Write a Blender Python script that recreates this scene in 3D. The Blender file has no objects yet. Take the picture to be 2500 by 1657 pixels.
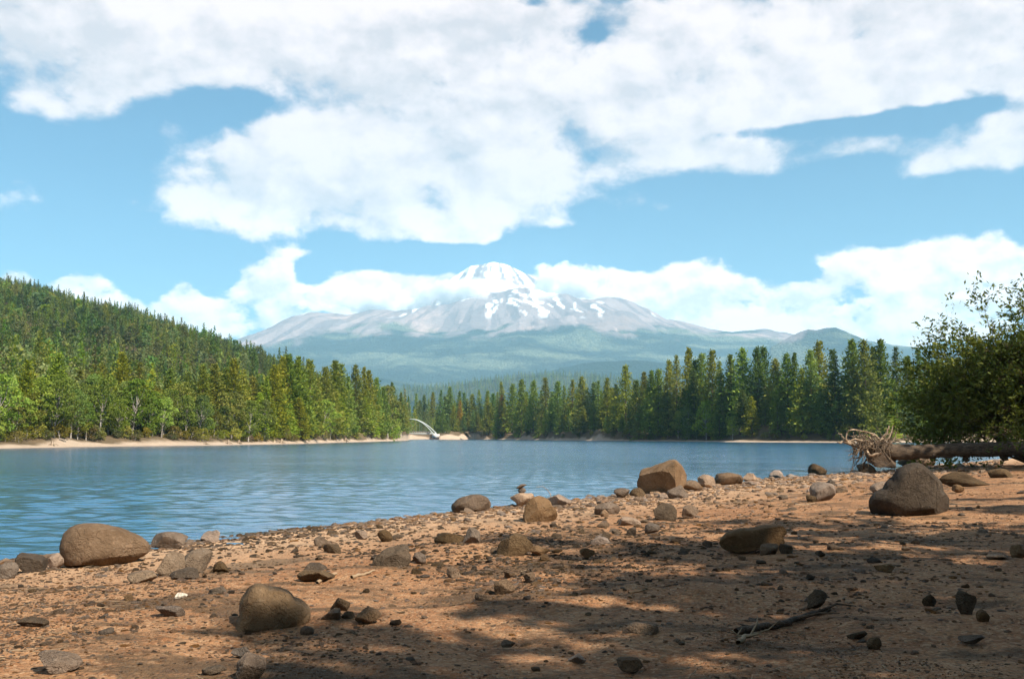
import bpy, math, random
import numpy as np
from mathutils import Vector, Matrix

# ------------------------------------------------------------------ camera, sky, sun, exposure
SC = bpy.context.scene
COL = SC.collection
F_PX, CX, CY = 2430.0, 1250.0, 828.5        # the photograph's focal length and centre, in its own pixels
HORIZON = 1066.0
CAM_H = 2.0
PITCH = math.atan((HORIZON - CY) / F_PX)
cam_d = bpy.data.cameras.new('camera')
cam_d.sensor_width = 36.0
cam_d.lens = 36.0 * F_PX / 2500.0
cam_d.clip_start = 0.1
cam_d.clip_end = 120000.0
cam = bpy.data.objects.new('camera', cam_d)
cam.location = (0, 0, CAM_H)
cam.rotation_euler = (math.pi / 2 + PITCH, 0, 0)
COL.objects.link(cam)
SC.camera = cam

SUN_AZ, SUN_EL = math.radians(132.0), math.radians(45.0)   # clockwise from the view direction
SUN_DIR = Vector((math.sin(SUN_AZ) * math.cos(SUN_EL), math.cos(SUN_AZ) * math.cos(SUN_EL), math.sin(SUN_EL)))
sun_d = bpy.data.lights.new('sun', 'SUN')
sun_d.energy = 5.0
sun_d.angle = math.radians(0.53)
sun_d.color = (1.0, 0.93, 0.82)
sun = bpy.data.objects.new('sun', sun_d)
sun.rotation_euler = SUN_DIR.to_track_quat('Z', 'Y').to_euler()
sun.location = (30, -20, 60)
COL.objects.link(sun)

vs = SC.view_settings
vs.view_transform = 'Standard'
vs.look = 'None'
vs.gamma = 1.0
vs.exposure = 1.22
vs.use_curve_mapping = False
SC.render.engine = 'CYCLES'
cy = SC.cycles
cy.use_denoising = True
cy.max_bounces = 12
cy.diffuse_bounces = 3
cy.glossy_bounces = 3
cy.transmission_bounces = 4
cy.transparent_max_bounces = 8
cy.volume_bounces = 12
cy.volume_max_steps = 256
cy.caustics_reflective = False
cy.caustics_refractive = False

def ray(px, py):
    """World direction of a photograph pixel."""
    cx, cyy = (px - CX) / F_PX, (CY - py) / F_PX
    c, s = math.cos(PITCH), math.sin(PITCH)
    return Vector((cx, c - cyy * s, s + cyy * c))

def azel(px, py):
    d = ray(px, py)
    return math.atan2(d.x, d.y), math.atan2(d.z, math.hypot(d.x, d.y))

def at(px, py, Y):
    d = ray(px, py)
    return Vector((0, 0, CAM_H)) + d * (Y / d.y)

DS = 2500.0 / 2366.0                         # pixels of the scaled view -> photograph pixels

class NT:
    """Short hand for building node trees."""
    def __init__(self, tree):
        self.t = tree
    def n(self, kind, **kw):
        nd = self.t.nodes.new(kind)
        for k, v in kw.items():
            setattr(nd, k, v)
        return nd
    def l(self, a, b):
        self.t.links.new(a, b)
    def put(self, sock, v):
        if isinstance(v, bpy.types.NodeSocket):
            self.l(v, sock)
        elif v is not None:
            sock.default_value = v
    def m(self, op, a, b=None, c=None, clamp=False):
        nd = self.n('ShaderNodeMath', operation=op, use_clamp=clamp)
        for i, v in enumerate((a, b, c)):
            if v is not None:
                self.put(nd.inputs[i], v)
        return nd.outputs[0]
    def v(self, op, a, b=None):
        nd = self.n('ShaderNodeVectorMath', operation=op)
        self.put(nd.inputs[0], a)
        if b is not None:
            self.put(nd.inputs['Scale' if op == 'SCALE' else 1], b)
        return nd.outputs['Value'] if op in ('DOT_PRODUCT', 'LENGTH') else nd.outputs['Vector']
    def noise(self, vec, scale, detail=4, rough=0.55, dist=0.0):
        nd = self.n('ShaderNodeTexNoise')
        if vec is not None:
            self.l(vec, nd.inputs['Vector'])
        nd.inputs['Scale'].default_value = scale
        nd.inputs['Detail'].default_value = detail
        nd.inputs['Roughness'].default_value = rough
        nd.inputs['Distortion'].default_value = dist
        return nd.outputs['Fac']
    def voro(self, vec, scale, feature='F1', out='Distance', rand=1.0):
        nd = self.n('ShaderNodeTexVoronoi', feature=feature)
        if vec is not None:
            self.l(vec, nd.inputs['Vector'])
        nd.inputs['Scale'].default_value = scale
        nd.inputs['Randomness'].default_value = rand
        return nd.outputs[out]
    def step(self, x, lo, hi, smooth=True):
        nd = self.n('ShaderNodeMapRange', interpolation_type='SMOOTHSTEP' if smooth else 'LINEAR')
        self.put(nd.inputs[0], x)
        self.put(nd.inputs[1], lo)
        self.put(nd.inputs[2], hi)
        nd.inputs[3].default_value, nd.inputs[4].default_value = 0.0, 1.0
        return nd.outputs[0]
    def mix(self, fac, a, b, blend='MIX'):
        nd = self.n('ShaderNodeMix', data_type='RGBA', blend_type=blend)
        self.put(nd.inputs[0], fac)
        self.put(nd.inputs[6], c4(a))
        self.put(nd.inputs[7], c4(b))
        return nd.outputs[2]
    def ramp(self, fac, stops):
        nd = self.n('ShaderNodeValToRGB')
        el = nd.color_ramp.elements
        while len(el) < len(stops):
            el.new(0.5)
        for e, (p, c) in zip(el, stops):
            e.position = p
            e.color = c4(c)
        self.put(nd.inputs[0], fac)
        return nd.outputs[0]
    def scale(self, vec, s):
        nd = self.n('ShaderNodeMapping')
        self.l(vec, nd.inputs['Vector'])
        nd.inputs['Scale'].default_value = s
        return nd.outputs[0]

def c4(c):
    if isinstance(c, (tuple, list)) and len(c) == 3:
        return (c[0], c[1], c[2], 1.0)
    return c

# ------------------------------------------------------------------ sky with broken cumulus
world = bpy.data.worlds.new('World')
SC.world = world
world.use_nodes = True
world.cycles.sampling_method = 'MANUAL'
world.cycles.sample_map_resolution = 256
W = NT(world.node_tree)
for nd in list(world.node_tree.nodes):
    world.node_tree.nodes.remove(nd)
w_out = W.n('ShaderNodeOutputWorld')
w_bg = W.n('ShaderNodeBackground')
W.l(w_bg.outputs[0], w_out.inputs['Surface'])
SKY_STRENGTH = 0.05
w_bg.inputs['Strength'].default_value = SKY_STRENGTH
w_sky = W.n('ShaderNodeTexSky', sky_type='NISHITA', sun_disc=False)
w_sky.sun_elevation = SUN_EL
w_sky.sun_rotation = SUN_AZ
w_sky.altitude = 1000.0
w_sky.air_density = 1.0
w_sky.dust_density = 0.6
w_sky.ozone_density = 1.0
w_co = W.n('ShaderNodeTexCoord').outputs['Generated']
sep = W.n('ShaderNodeSeparateXYZ')
W.l(w_co, sep.inputs[0])
az = W.m('ARCTAN2', sep.outputs[0], sep.outputs[1])
el = W.m('ARCSINE', sep.outputs[2])
comb = W.n('ShaderNodeCombineXYZ')
W.l(az, comb.inputs[0])
W.l(el, comb.inputs[1])
ae = comb.outputs[0]
# cloud masses (centre and half size in pixels of the scaled view, amount)
BLOBS = [
    (90, 50, 330, 150, .8), (430, 60, 330, 120, .9), (760, 60, 330, 90, .9), (110, 215, 120, 70, .75), (250, 150, 200, 70, .5),
    (1060, 40, 260, 90, .8), (600, 140, 190, 50, .6), (1130, 110, 110, 60, .6), (330, 210, 90, 40, .4),
    (850, 215, 140, 80, .9), (720, 330, 110, 90, .8), (900, 330, 240, 110, .8), (620, 400, 190, 80, .8), (1050, 400, 300, 130, .7),
    (480, 450, 130, 45, .7), (800, 500, 260, 55, .8), (1100, 230, 200, 120, .8), (1000, 520, 160, 40, .5), (500, 370, 90, 50, .5),
    (1320, 230, 200, 120, .8), (1560, 190, 260, 120, .9), (1850, 150, 300, 130, .9), (2150, 110, 250, 110, .8), (1500, 60, 260, 80, .7),
    (2320, 60, 150, 90, .5), (1780, 50, 250, 70, .5), (1700, 265, 200, 40, .6), (2000, 220, 220, 45, .5), (1560, 345, 180, 36, .6),
    (1330, 370, 150, 90, .55), (1480, 480, 110, 30, .5), (1750, 385, 80, 28, .5), (1990, 345, 120, 28, .65), (2080, 400, 130, 24, .4),
    (2200, 365, 100, 30, .55), (2330, 310, 70, 70, .7), (2340, 190, 60, 50, .5), (1280, 520, 60, 14, .35), (1080, 550, 60, 18, .4),
    (680, 583, 50, 10, .4),
    (20, 650, 50, 26, .9), (110, 665, 60, 34, .6), (190, 665, 75, 36, .9), (250, 700, 60, 40, .8), (430, 680, 44, 46, .9),
    (450, 735, 120, 40, .8), (590, 650, 60, 48, 1.), (660, 640, 36, 46, .6), (560, 730, 110, 50, .7), (820, 665, 70, 40, .8),
    (870, 690, 180, 40, .9), (980, 680, 130, 36, .9), (1120, 675, 130, 30, .9),
    (1290, 650, 80, 30, 1.), (1340, 620, 48, 36, 1.), (1430, 660, 70, 36, .9), (1580, 650, 80, 42, 1.), (1700, 690, 170, 55, 1.),
    (1500, 710, 160, 60, .9), (1900, 700, 170, 60, .9), (2050, 640, 110, 60, 1.), (2180, 620, 110, 55, 1.), (2330, 640, 100, 60, 1.),
    (2150, 730, 260, 70, .8), (1800, 750, 300, 40, .5), (2150, 690, 280, 90, .7), (1960, 735, 230, 50, .6), (350, 770, 320, 30, .5),
    (560, 245, 190, 34, -.75), (690, 195, 60, 36, -.5), (200, 330, 220, 40, -.3), (1750, 305, 330, 16, -.5), (2060, 275, 260, 20, -.7), (1950, 450, 420, 36, -.5), (1620, 420, 120, 20, -.4),
    (340, 640, 40, 40, -.5), (520, 620, 24, 40, -.35), (715, 630, 24, 40, -.4), (500, 745, 190, 34, .6), (1240, 600, 60, 20, -.4), (1500, 610, 50, 30, -.5), (1850, 640, 60, 26, -.5), (2270, 240, 70, 20, -.5),
    (1230, 578, 260, 26, -.8), (1130, 600, 170, 24, -.7), (1450, 545, 150, 30, -.5), (250, 185, 60, 12, -.6), (930, 143, 160, 14, -.7), (1110, 170, 60, 12, -.5), (1372, 80, 48, 34, -1.), (1235, 8, 40, 16, -.8),
    (1980, 85, 36, 20, -.7), (2310, 150, 60, 16, -.5), (480, 620, 30, 60, -.3), (1450, 320, 70, 14, -.3), (60, 18, 40, 14, -.5),
]
F = None
for (bx, by, rx, ry, amp) in BLOBS:
    a0, e0 = azel(bx * DS, by * DS)
    a1, _ = azel((bx + rx) * DS, by * DS)
    _, e1 = azel(bx * DS, (by - ry) * DS)
    nd = W.n('ShaderNodeVectorMath', operation='SUBTRACT')
    W.l(ae, nd.inputs[0])
    nd.inputs[1].default_value = (a0, e0, 0)
    q = W.v('MULTIPLY', nd.outputs[0], (1.0 / (a1 - a0), 1.0 / (e1 - e0), 0))
    qq = W.v('DOT_PRODUCT', q, q)
    g = W.m('POWER', math.exp(-0.8), qq)
    F = W.m('MULTIPLY_ADD', g, amp, F if F is not None else 0.0)
# away from the picture the broken cover goes on, thinned to dim the ambient light
away = W.m('MAXIMUM', W.step(W.m('ABSOLUTE', az), 0.5, 0.75), W.step(el, 0.48, 0.62))
lumps = W.noise(W.scale(w_co, (1, 1, 1.8)), 2.6, 2, 0.5)
F = W.m('MULTIPLY', W.m('SMOOTH_MIN', F, 1.0, 0.35), 0.92)
F = W.m('ADD', F, W.m('MULTIPLY', away, W.m('MULTIPLY_ADD', lumps, 2.4, -0.92)))
base = W.scale(w_co, (1.0, 1.0, 1.5))
N_SC = 6.0
def cloud_noise(vec):
    """Billowing noise: broad lumps, then cauliflower edges."""
    warp = W.n('ShaderNodeTexNoise')
    W.l(vec, warp.inputs['Vector'])
    warp.inputs['Scale'].default_value = N_SC * 1.7
    warp.inputs['Detail'].default_value = 2
    wv = W.v('ADD', vec, W.v('SCALE', W.v('SUBTRACT', warp.outputs['Color'], (.5, .5, .5)), 0.045))
    broad = W.noise(wv, N_SC * 1.25, 6.0, 0.6)
    puff = W.noise(wv, N_SC * 3.1, 2.0, 0.5)
    return W.m('MULTIPLY_ADD', W.m('ABSOLUTE', W.m('SUBTRACT', puff, 0.5)), -0.22, W.m('ADD', broad, 0.018))
n0 = cloud_noise(base)
n1 = cloud_noise(W.v('ADD', base, (0.014, 0.0, 0.040)))
far_k = W.m('SUBTRACT', 1.0, W.step(el, 0.10, 0.26))
n2 = W.noise(W.v('ADD', base, (3.7, 1.2, 0.4)), 26.0, 5, 0.56)
n3 = W.noise(W.v('ADD', base, (3.706, 1.2, 0.413)), 26.0, 4, 0.56)
dens = W.m('ADD', F, W.m('MULTIPLY', W.m('SUBTRACT', n0, 0.5), 2.6))
dens = W.m('ADD', dens, W.m('MULTIPLY', W.m('MULTIPLY_ADD', far_k, 0.9, 0.75), W.m('SUBTRACT', n2, 0.5)))
cover = W.step(dens, W.m('MULTIPLY_ADD', far_k, 0.17, 0.24), W.m('MULTIPLY_ADD', far_k, -0.14, 0.80))
lit = W.m('ADD', W.m('MULTIPLY', W.m('SUBTRACT', n0, n1), 4.6), 0.62)
soft = W.noise(base, 4.0, 3, 0.5)
lit = W.m('ADD', lit, W.m('MULTIPLY', W.m('SUBTRACT', soft, 0.5), 0.9), clamp=True)
# seen from below the near clouds are grey-white, the far ones along the horizon show their sunlit sides
lit = W.m('ADD', lit, W.m('MULTIPLY', W.m('MULTIPLY_ADD', far_k, 2.4, 1.2), W.m('SUBTRACT', n2, n3)), clamp=True)
CLOUD_HI, CLOUD_LO = 0.45, 0.31
hi = W.mix(far_k, tuple(CLOUD_HI / SKY_STRENGTH * k for k in (1.2, 1.0, .95)), tuple(0.90 / SKY_STRENGTH * k for k in (1.22, 1.0, .92)))
lo = W.mix(far_k, tuple(CLOUD_LO / SKY_STRENGTH * k for k in (1.15, 1.0, .99)), tuple(0.50 / SKY_STRENGTH * k for k in (1.2, 1.0, .95)))
cl = W.mix(lit, lo, hi)
tint = W.mix(1.0, w_sky.outputs[0], (0.30, 0.72, 0.90), 'MULTIPLY')
W.l(W.mix(W.m('MULTIPLY', cover, 0.97), tint, cl), w_bg.inputs['Color'])

# ------------------------------------------------------------------ helpers
RNG = np.random.default_rng(7)
random.seed(7)

def _hash(ix, iy, seed):
    h = (ix.astype(np.int64) * 374761393 + iy.astype(np.int64) * 668265263 + seed * 1442695041) & 0xFFFFFFFF
    h = ((h ^ (h >> 13)) * 1274126177) & 0xFFFFFFFF
    h = h ^ (h >> 16)
    return (h & 0xFFFF) / 65535.0

def vnoise(x, y, seed=0):
    ix, iy = np.floor(x), np.floor(y)
    fx, fy = x - ix, y - iy
    fx, fy = fx * fx * fx * (fx * (fx * 6 - 15) + 10), fy * fy * fy * (fy * (fy * 6 - 15) + 10)
    a, b = _hash(ix, iy, seed), _hash(ix + 1, iy, seed)
    c, d = _hash(ix, iy + 1, seed), _hash(ix + 1, iy + 1, seed)
    return (a * (1 - fx) + b * fx) * (1 - fy) + (c * (1 - fx) + d * fx) * fy - 0.5

def fbm(x, y, octaves=5, seed=0, gain=0.5, ridged=False):
    s, amp, out = 1.0, 1.0, 0.0
    for i in range(octaves):
        n = vnoise(x * s + 17.3 * i, y * s - 9.1 * i, seed + i)
        out = out + amp * ((0.5 - 2 * np.abs(n)) if ridged else n)
        s *= 2.03
        amp *= gain
    return out

def sstep(a, b, x):
    t = np.clip((x - a) / (b - a), 0, 1)
    return t * t * (3 - 2 * t)

def mesh_obj(name, verts, faces, mat=None, parent=None, smooth=False, link=True):
    me = bpy.data.meshes.new(name)
    me.from_pydata([tuple(v) for v in verts] if not isinstance(verts, list) else verts, [], faces)
    fast_finish(me, mat, smooth)
    ob = bpy.data.objects.new(name, me)
    if link:
        COL.objects.link(ob)
    if parent is not None:
        ob.parent = parent
    return ob

def fast_finish(me, mat, smooth):
    if mat is not None:
        me.materials.append(mat)
    if smooth:
        me.polygons.foreach_set('use_smooth', np.ones(len(me.polygons), dtype=bool))
    me.update()

def quad_mesh(name, V, Q, mat=None, smooth=False):
    """Mesh data from numpy arrays: V (n,3), Q (m,k)."""
    V = np.asarray(V, dtype=np.float32)
    Q = np.asarray(Q, dtype=np.int32)
    me = bpy.data.meshes.new(name)
    k = Q.shape[1]
    me.vertices.add(len(V))
    me.vertices.foreach_set('co', V.ravel())
    me.loops.add(Q.size)
    me.loops.foreach_set('vertex_index', Q.ravel())
    me.polygons.add(len(Q))
    me.polygons.foreach_set('loop_start', np.arange(0, Q.size, k, dtype=np.int32))
    me.polygons.foreach_set('loop_total', np.full(len(Q), k, dtype=np.int32))
    me.update(calc_edges=True)
    fast_finish(me, mat, smooth)
    return me

def grid_faces(nr, nc, wrap=False):
    r, c = np.meshgrid(np.arange(nr - 1), np.arange(nc if wrap else nc - 1), indexing='ij')
    c2 = (c + 1) % nc
    return np.stack([r * nc + c, r * nc + c2, (r + 1) * nc + c2, (r + 1) * nc + c], -1).reshape(-1, 4)

def add_attr(me, name, values):
    a = me.attributes.new(name, 'FLOAT', 'POINT')
    a.data.foreach_set('value', np.asarray(values, dtype=np.float32).ravel())

def link(name, me, parent=None):
    ob = bpy.data.objects.new(name, me)
    COL.objects.link(ob)
    if parent is not None:
        ob.parent = parent
    return ob

def tag(o, label=None, cat=None, group=None, kind=None):
    for k, v in (('label', label), ('category', cat), ('group', group), ('kind', kind)):
        if v:
            o[k] = v
    return o

def empty(name, loc=(0, 0, 0), rz=0.0):
    o = bpy.data.objects.new(name, None)
    o.empty_display_size = 0.3
    o.location = loc
    o.rotation_euler = (0, 0, rz)
    COL.objects.link(o)
    return o

def new_mat(name):
    m = bpy.data.materials.new(name)
    m.use_nodes = True
    T = NT(m.node_tree)
    b = m.node_tree.nodes['Principled BSDF']
    b.inputs['Roughness'].default_value = 0.85
    b.inputs['Specular IOR Level'].default_value = 0.25
    return m, T, b

def bump(T, b, height, strength, dist):
    nd = T.n('ShaderNodeBump')
    nd.inputs['Strength'].default_value = strength
    nd.inputs['Distance'].default_value = dist
    T.l(height, nd.inputs['Height'])
    T.l(nd.outputs[0], b.inputs['Normal'])
    return nd

def obj_co(T):
    return T.n('ShaderNodeTexCoord').outputs['Object']

def world_co(T):
    return T.n('ShaderNodeNewGeometry').outputs['Position']

def attr(T, name):
    return T.n('ShaderNodeAttribute', attribute_name=name).outputs['Fac']

# ------------------------------------------------------------------ shape builders
_ICO = {}
def ico(level):
    if level not in _ICO:
        import bmesh
        bm = bmesh.new()
        bmesh.ops.create_icosphere(bm, subdivisions=level, radius=1.0)
        bm.verts.index_update()
        _ICO[level] = ([tuple(v.co) for v in bm.verts], [tuple(v.index for v in f.verts) for f in bm.faces])
        bm.free()
    return _ICO[level]

# ------------------------------------------------------------------ the mountain
def px_profile(pts):
    """(x, y) in the scaled view -> azimuth and tangent of elevation arrays for interpolation."""
    A, E = [], []
    for x, y in pts:
        a, e = azel(x * DS, y * DS)
        A.append(a)
        E.append(math.tan(e))
    return np.array(A), np.array(E)

SKY_A = px_profile([(-700, 960), (500, 930), (700, 800), (800, 752), (900, 710), (1010, 661), (1050, 639), (1068, 630), (1085, 617), (1100, 613), (1120, 608), (1140, 602), (1158, 605),
                    (1170, 608), (1200, 621), (1225, 633), (1260, 655), (1320, 690), (1400, 725), (1600, 790), (1900, 880), (3100, 960)])
SKY_B = px_profile([(-700, 900), (300, 880), (400, 845), (480, 815), (540, 785), (600, 766), (680, 738), (720, 729), (760, 730), (800, 735), (860, 723), (930, 720),
                    (1000, 715), (1040, 704), (1065, 697), (1110, 688), (1150, 683), (1200, 669), (1240, 671), (1290, 682), (1340, 689), (1400, 686), (1440, 696),
                    (1500, 718), (1540, 737), (1600, 749), (1650, 764), (1720, 766), (1780, 769), (1830, 774), (1865, 781), (1925, 783), (2000, 795), (2060, 802),
                    (2110, 806), (2150, 806), (2200, 806), (2400, 820), (3100, 860)])
SKY_C = px_profile([(-700, 1000), (1700, 1000), (1780, 800), (1830, 772), (1850, 763), (1868, 757), (1885, 758), (1905, 754), (1930, 753), (1955, 763), (1985, 777), (2020, 795), (2080, 830), (2110, 850), (2140, 830), (2180, 812), (2300, 830), (2500, 960), (3100, 1000)])
SKY_D = px_profile([(-700, 900), (400, 905), (700, 893), (850, 875), (950, 880), (1040, 876), (1150, 862), (1300, 848), (1450, 836), (1600, 850), (1750, 852), (1900, 845), (2100, 838), (2366, 850), (3100, 880)])
SKY_E = px_profile([(-700, 930), (700, 930), (900, 912), (1000, 910), (1100, 893), (1200, 880), (1300, 876), (1400, 886), (1600, 905), (2000, 910), (3100, 930)])
TREELINE = px_profile([(-700, 850), (540, 803), (600, 797), (680, 780), (760, 765), (850, 757), (920, 748), (975, 770), (1020, 760), (1060, 768), (1110, 758), (1180, 768), (1250, 768), (1300, 760), (1345, 755),
                       (1400, 765), (1460, 770), (1520, 766), (1600, 776), (1700, 779), (1800, 780), (1832, 789), (1850, 784), (1868, 764), (1895, 762), (1930, 745), (2100, 780), (3100, 800)])
SNOW_LINES = [(1160, 500, 1290, 545, 5), (1240, 440, 1350, 505, 8), (1330, 540, 1610, 675, 6), (1420, 470, 1470, 565, 7), (1470, 565, 1545, 560, 4), (1690, 520, 1785, 630, 4.5), (1905, 575, 1922, 635, 3.5), (2125, 595, 2225, 665, 4), (1200, 560, 1275, 612, 4), (1270, 640, 1305, 675, 3.5), (985, 535, 1022, 592, 3.5), (1420, 400, 1440, 470, 7)]

MA = np.linspace(-0.72, 0.72, 760)
MR = np.concatenate([np.linspace(2300, 6000, 60)[:-1], np.linspace(6000, 20500, 340)])
AA, RR = np.meshgrid(MA, MR)
XX, YY = RR * np.sin(AA), RR * np.cos(AA)
def prof(P):
    return np.interp(MA, *P)[None, :]
def ridge(P, rl, r0, power, back):
    t = np.clip((RR - r0) / (rl - r0), 0, None)
    up = np.where(t <= 1, t ** power, 1 - (RR - rl) / back)
    return prof(P) * rl * np.maximum(up, -0.2)
gul = fbm(XX / 1500, YY / 1500, 6, 3, 0.52, ridged=True)
hil = fbm(XX / 2600, YY / 2600, 5, 11, 0.45)
big = fbm(XX / 5200 + 3, YY / 5200, 3, 21)
HA = ridge(SKY_A, 18300, 12500, 1.25, 4500)
HB = ridge(SKY_B, 15300 + 900 * big, 7800, 1.35, 5000)
HC = ridge(SKY_C, 11200, 9300, 1.0, 1800)
HD = ridge(SKY_D, 9000 + 900 * big, 6300, 1.0, 6500)
HE = ridge(SKY_E, 6000, 3800, 0.85, 2500)
rocky = np.clip(np.maximum(HA, HB) / 1400, 0, 1)
fade_sky = 0.35 + 0.65 * np.clip(np.abs(RR - 15300) / 2500, 0, 1)
ZZ = np.maximum.reduce([HA + 260 * gul * sstep(12500, 14500, RR) * (0.2 + 0.8 * np.clip((18300 - RR) / 2500, 0, 1)), HB + fade_sky * (230 * gul * rocky + 430 * hil * (1.2 - rocky)) * sstep(7800, 9600, RR), HC + 9 * gul, HD + 200 * hil * sstep(6300, 7500, RR), HE + 70 * hil * sstep(3800, 5000, RR)])
ZZ = ZZ + 16 * fbm(XX / 260, YY / 260, 3, 33)
ZZ[0, :] = -6
ZZ = np.where(RR < 2600, ZZ * (RR - 2300) / 300 - 6 * (1 - (RR - 2300) / 300), ZZ)
tanE = (ZZ - CAM_H) / RR
forest = sstep(-0.004, 0.004, prof(TREELINE) - tanE + 0.011 * fbm(XX / 420, YY / 420, 5, 41, 0.6) + 0.010 * fbm(XX / 1700, YY / 1700, 3, 47))
SX, SY = 18300 * math.sin(azel(1140 * DS, 603)[0]), 18300 * math.cos(azel(1140 * DS, 603)[0])
th = np.arctan2(XX - SX, -(YY - SY) + 700)
rs = np.hypot(XX - SX, YY - SY)
streak = fbm(th * 19 + 0.6 * fbm(XX / 500, YY / 500, 3, 5), rs / 2600, 4, 51, 0.6)
snow = sstep(0.03, 0.09, streak + 0.34 * fbm(XX / 160, YY / 160, 3, 71)) * sstep(0.136, 0.150, tanE)
spots = fbm(th * 26 + 3, rs / 700, 3, 61, 0.6)
sp = sstep(0.44, 0.52, spots) * sstep(0.117, 0.125, tanE) * (1 - sstep(0.138, 0.142, tanE))
c_, s_ = math.cos(PITCH), math.sin(PITCH)
vy, vz = np.cos(AA) * c_ + tanE * s_, -np.cos(AA) * s_ + tanE * c_
PXX, PYY = CX + F_PX * np.sin(AA) / vy, CY - F_PX * vz / vy
for (x0, y0, x1, y1, wd) in SNOW_LINES:
    x0, y0, x1, y1 = 1000 + x0 / 4.73, 620 + y0 / 4.73, 1000 + x1 / 4.73, 620 + y1 / 4.73
    tt = np.clip(((PXX - x0) * (x1 - x0) + (PYY - y0) * (y1 - y0)) / ((x1 - x0) ** 2 + (y1 - y0) ** 2), 0, 1)
    dist = np.hypot(PXX - x0 - tt * (x1 - x0), PYY - y0 - tt * (y1 - y0))
    sp = np.maximum(sp, sstep(1.0, 0.55, dist / (wd * (1 - 0.5 * tt)) + 1.6 * fbm(XX / 120, YY / 120, 3, 171)))
snow = np.maximum(snow, sp)
me = quad_mesh('mountain', np.stack([XX, YY, ZZ], -1).reshape(-1, 3), grid_faces(len(MR), len(MA)), None, True)
add_attr(me, 'forest', forest)
add_attr(me, 'snow', snow)
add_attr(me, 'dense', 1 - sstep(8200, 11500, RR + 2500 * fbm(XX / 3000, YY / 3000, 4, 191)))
add_attr(me, 'gully', 0.5 + fbm(th * 30 + 0.5 * fbm(XX / 700, YY / 700, 3, 15), rs / 2400, 4, 151, 0.6))
mt, T, b = new_mat('mountain_slopes')
p = world_co(T)
rockc = T.mix(T.noise(T.scale(p, (1, 1, 2.5)), 0.0022, 6, 0.6), (0.19, 0.145, 0.14), (0.34, 0.265, 0.245))
rockc = T.mix(T.step(T.noise(p, 0.0011, 5, 0.65), 0.52, 0.66), rockc, (0.42, 0.30, 0.255))
rockc = T.mix(T.m('MULTIPLY', T.step(attr(T, 'gully'), 0.42, 0.62), 0.6), rockc, (0.11, 0.09, 0.095))
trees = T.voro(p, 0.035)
grn = T.mix(T.noise(p, 0.0009, 5, 0.62), (0.006, 0.020, 0.022), (0.075, 0.105, 0.055))
grn = T.mix(T.step(T.noise(T.scale(p, (0.45, 0.8, 3)), 0.0011, 5, 0.62, 0.6), 0.47, 0.60), T.mix(1.0, grn, (0.45, 0.5, 0.6), 'MULTIPLY'), (0.15, 0.165, 0.105))  # dark bluish patches paint cloud shadows into the forest colour
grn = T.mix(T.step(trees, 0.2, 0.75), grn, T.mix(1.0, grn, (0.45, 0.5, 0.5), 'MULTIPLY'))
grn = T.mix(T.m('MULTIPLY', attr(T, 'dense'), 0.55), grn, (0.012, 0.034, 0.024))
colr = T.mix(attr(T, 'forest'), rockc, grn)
colr = T.mix(attr(T, 'snow'), colr, (0.88, 0.89, 0.9))
T.l(colr, b.inputs['Base Color'])
b.inputs['Specular IOR Level'].default_value = 0.0
b.inputs['Roughness'].default_value = 1.0
bump(T, b, T.m('ADD', T.m('MULTIPLY', T.noise(p, 0.012, 5, 0.6), 26), T.m('MULTIPLY', T.m('SUBTRACT', 1.0, trees), T.m('MULTIPLY', attr(T, 'forest'), 14))), 1.0, 1.0)
me.materials.append(mt)
mountain = tag(link('mountain', me), 'snow-capped grey volcano with forested lower slopes behind the lake', 'mountain', kind='structure')

# ------------------------------------------------------------------ one sheet of ground to the horizon
ang = np.linspace(0, 2 * math.pi, 96, endpoint=False)
rad = np.array([0.5, 200, 1500, 6000, 28000])
V = np.concatenate([np.stack([r * np.sin(ang), r * np.cos(ang), np.full_like(ang, -2.4 - 0.0001 * r)], -1) for r in rad])
mg, T, b = new_mat('ground_soil')
T.l(T.mix(T.noise(world_co(T), 0.02, 5), (0.05, 0.06, 0.03), (0.12, 0.10, 0.06)), b.inputs['Base Color'])
tag(link('ground', quad_mesh('ground', V, grid_faces(len(rad), len(ang), True), mg)), kind='structure')

# ------------------------------------------------------------------ the beach on this side of the lake
def on_water(px, py):
    d = ray(px, py)
    k = -CAM_H / d.z
    return (d.x * k, d.y * k)
SHORE = np.array([(-400.0, -330.0), (-70.0, -38.0), (-22.0, 2.0)] + [on_water(x, y) for x, y in
        [(0, 1369), (60, 1361), (300, 1335), (528, 1312), (898, 1274), (1194, 1240), (1479, 1213), (1796, 1177), (2060, 1156), (2200, 1146), (2320, 1134), (2420, 1122)]]
        + [(64.0, 112.0), (110.0, 128.0), (400.0, 150.0)])

def shore_dist(x, y):
    """Signed distance to the waterline, positive on this side's land."""
    x, y = np.asarray(x, float), np.asarray(y, float)
    best = np.full(x.shape, 1e18)
    sgn = np.zeros(x.shape)
    for (ax, ay), (bx, by) in zip(SHORE[:-1], SHORE[1:]):
        dx, dy = bx - ax, by - ay
        t = np.clip(((x - ax) * dx + (y - ay) * dy) / (dx * dx + dy * dy), 0, 1)
        qx, qy = x - ax - t * dx, y - ay - t * dy
        d2 = qx * qx + qy * qy
        cr = dx * (y - ay) - dy * (x - ax)
        m = d2 < best
        best = np.where(m, d2, best)
        sgn = np.where(m, np.where(cr < 0, 1.0, -1.0), sgn)
    return np.sqrt(best) * sgn

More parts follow.
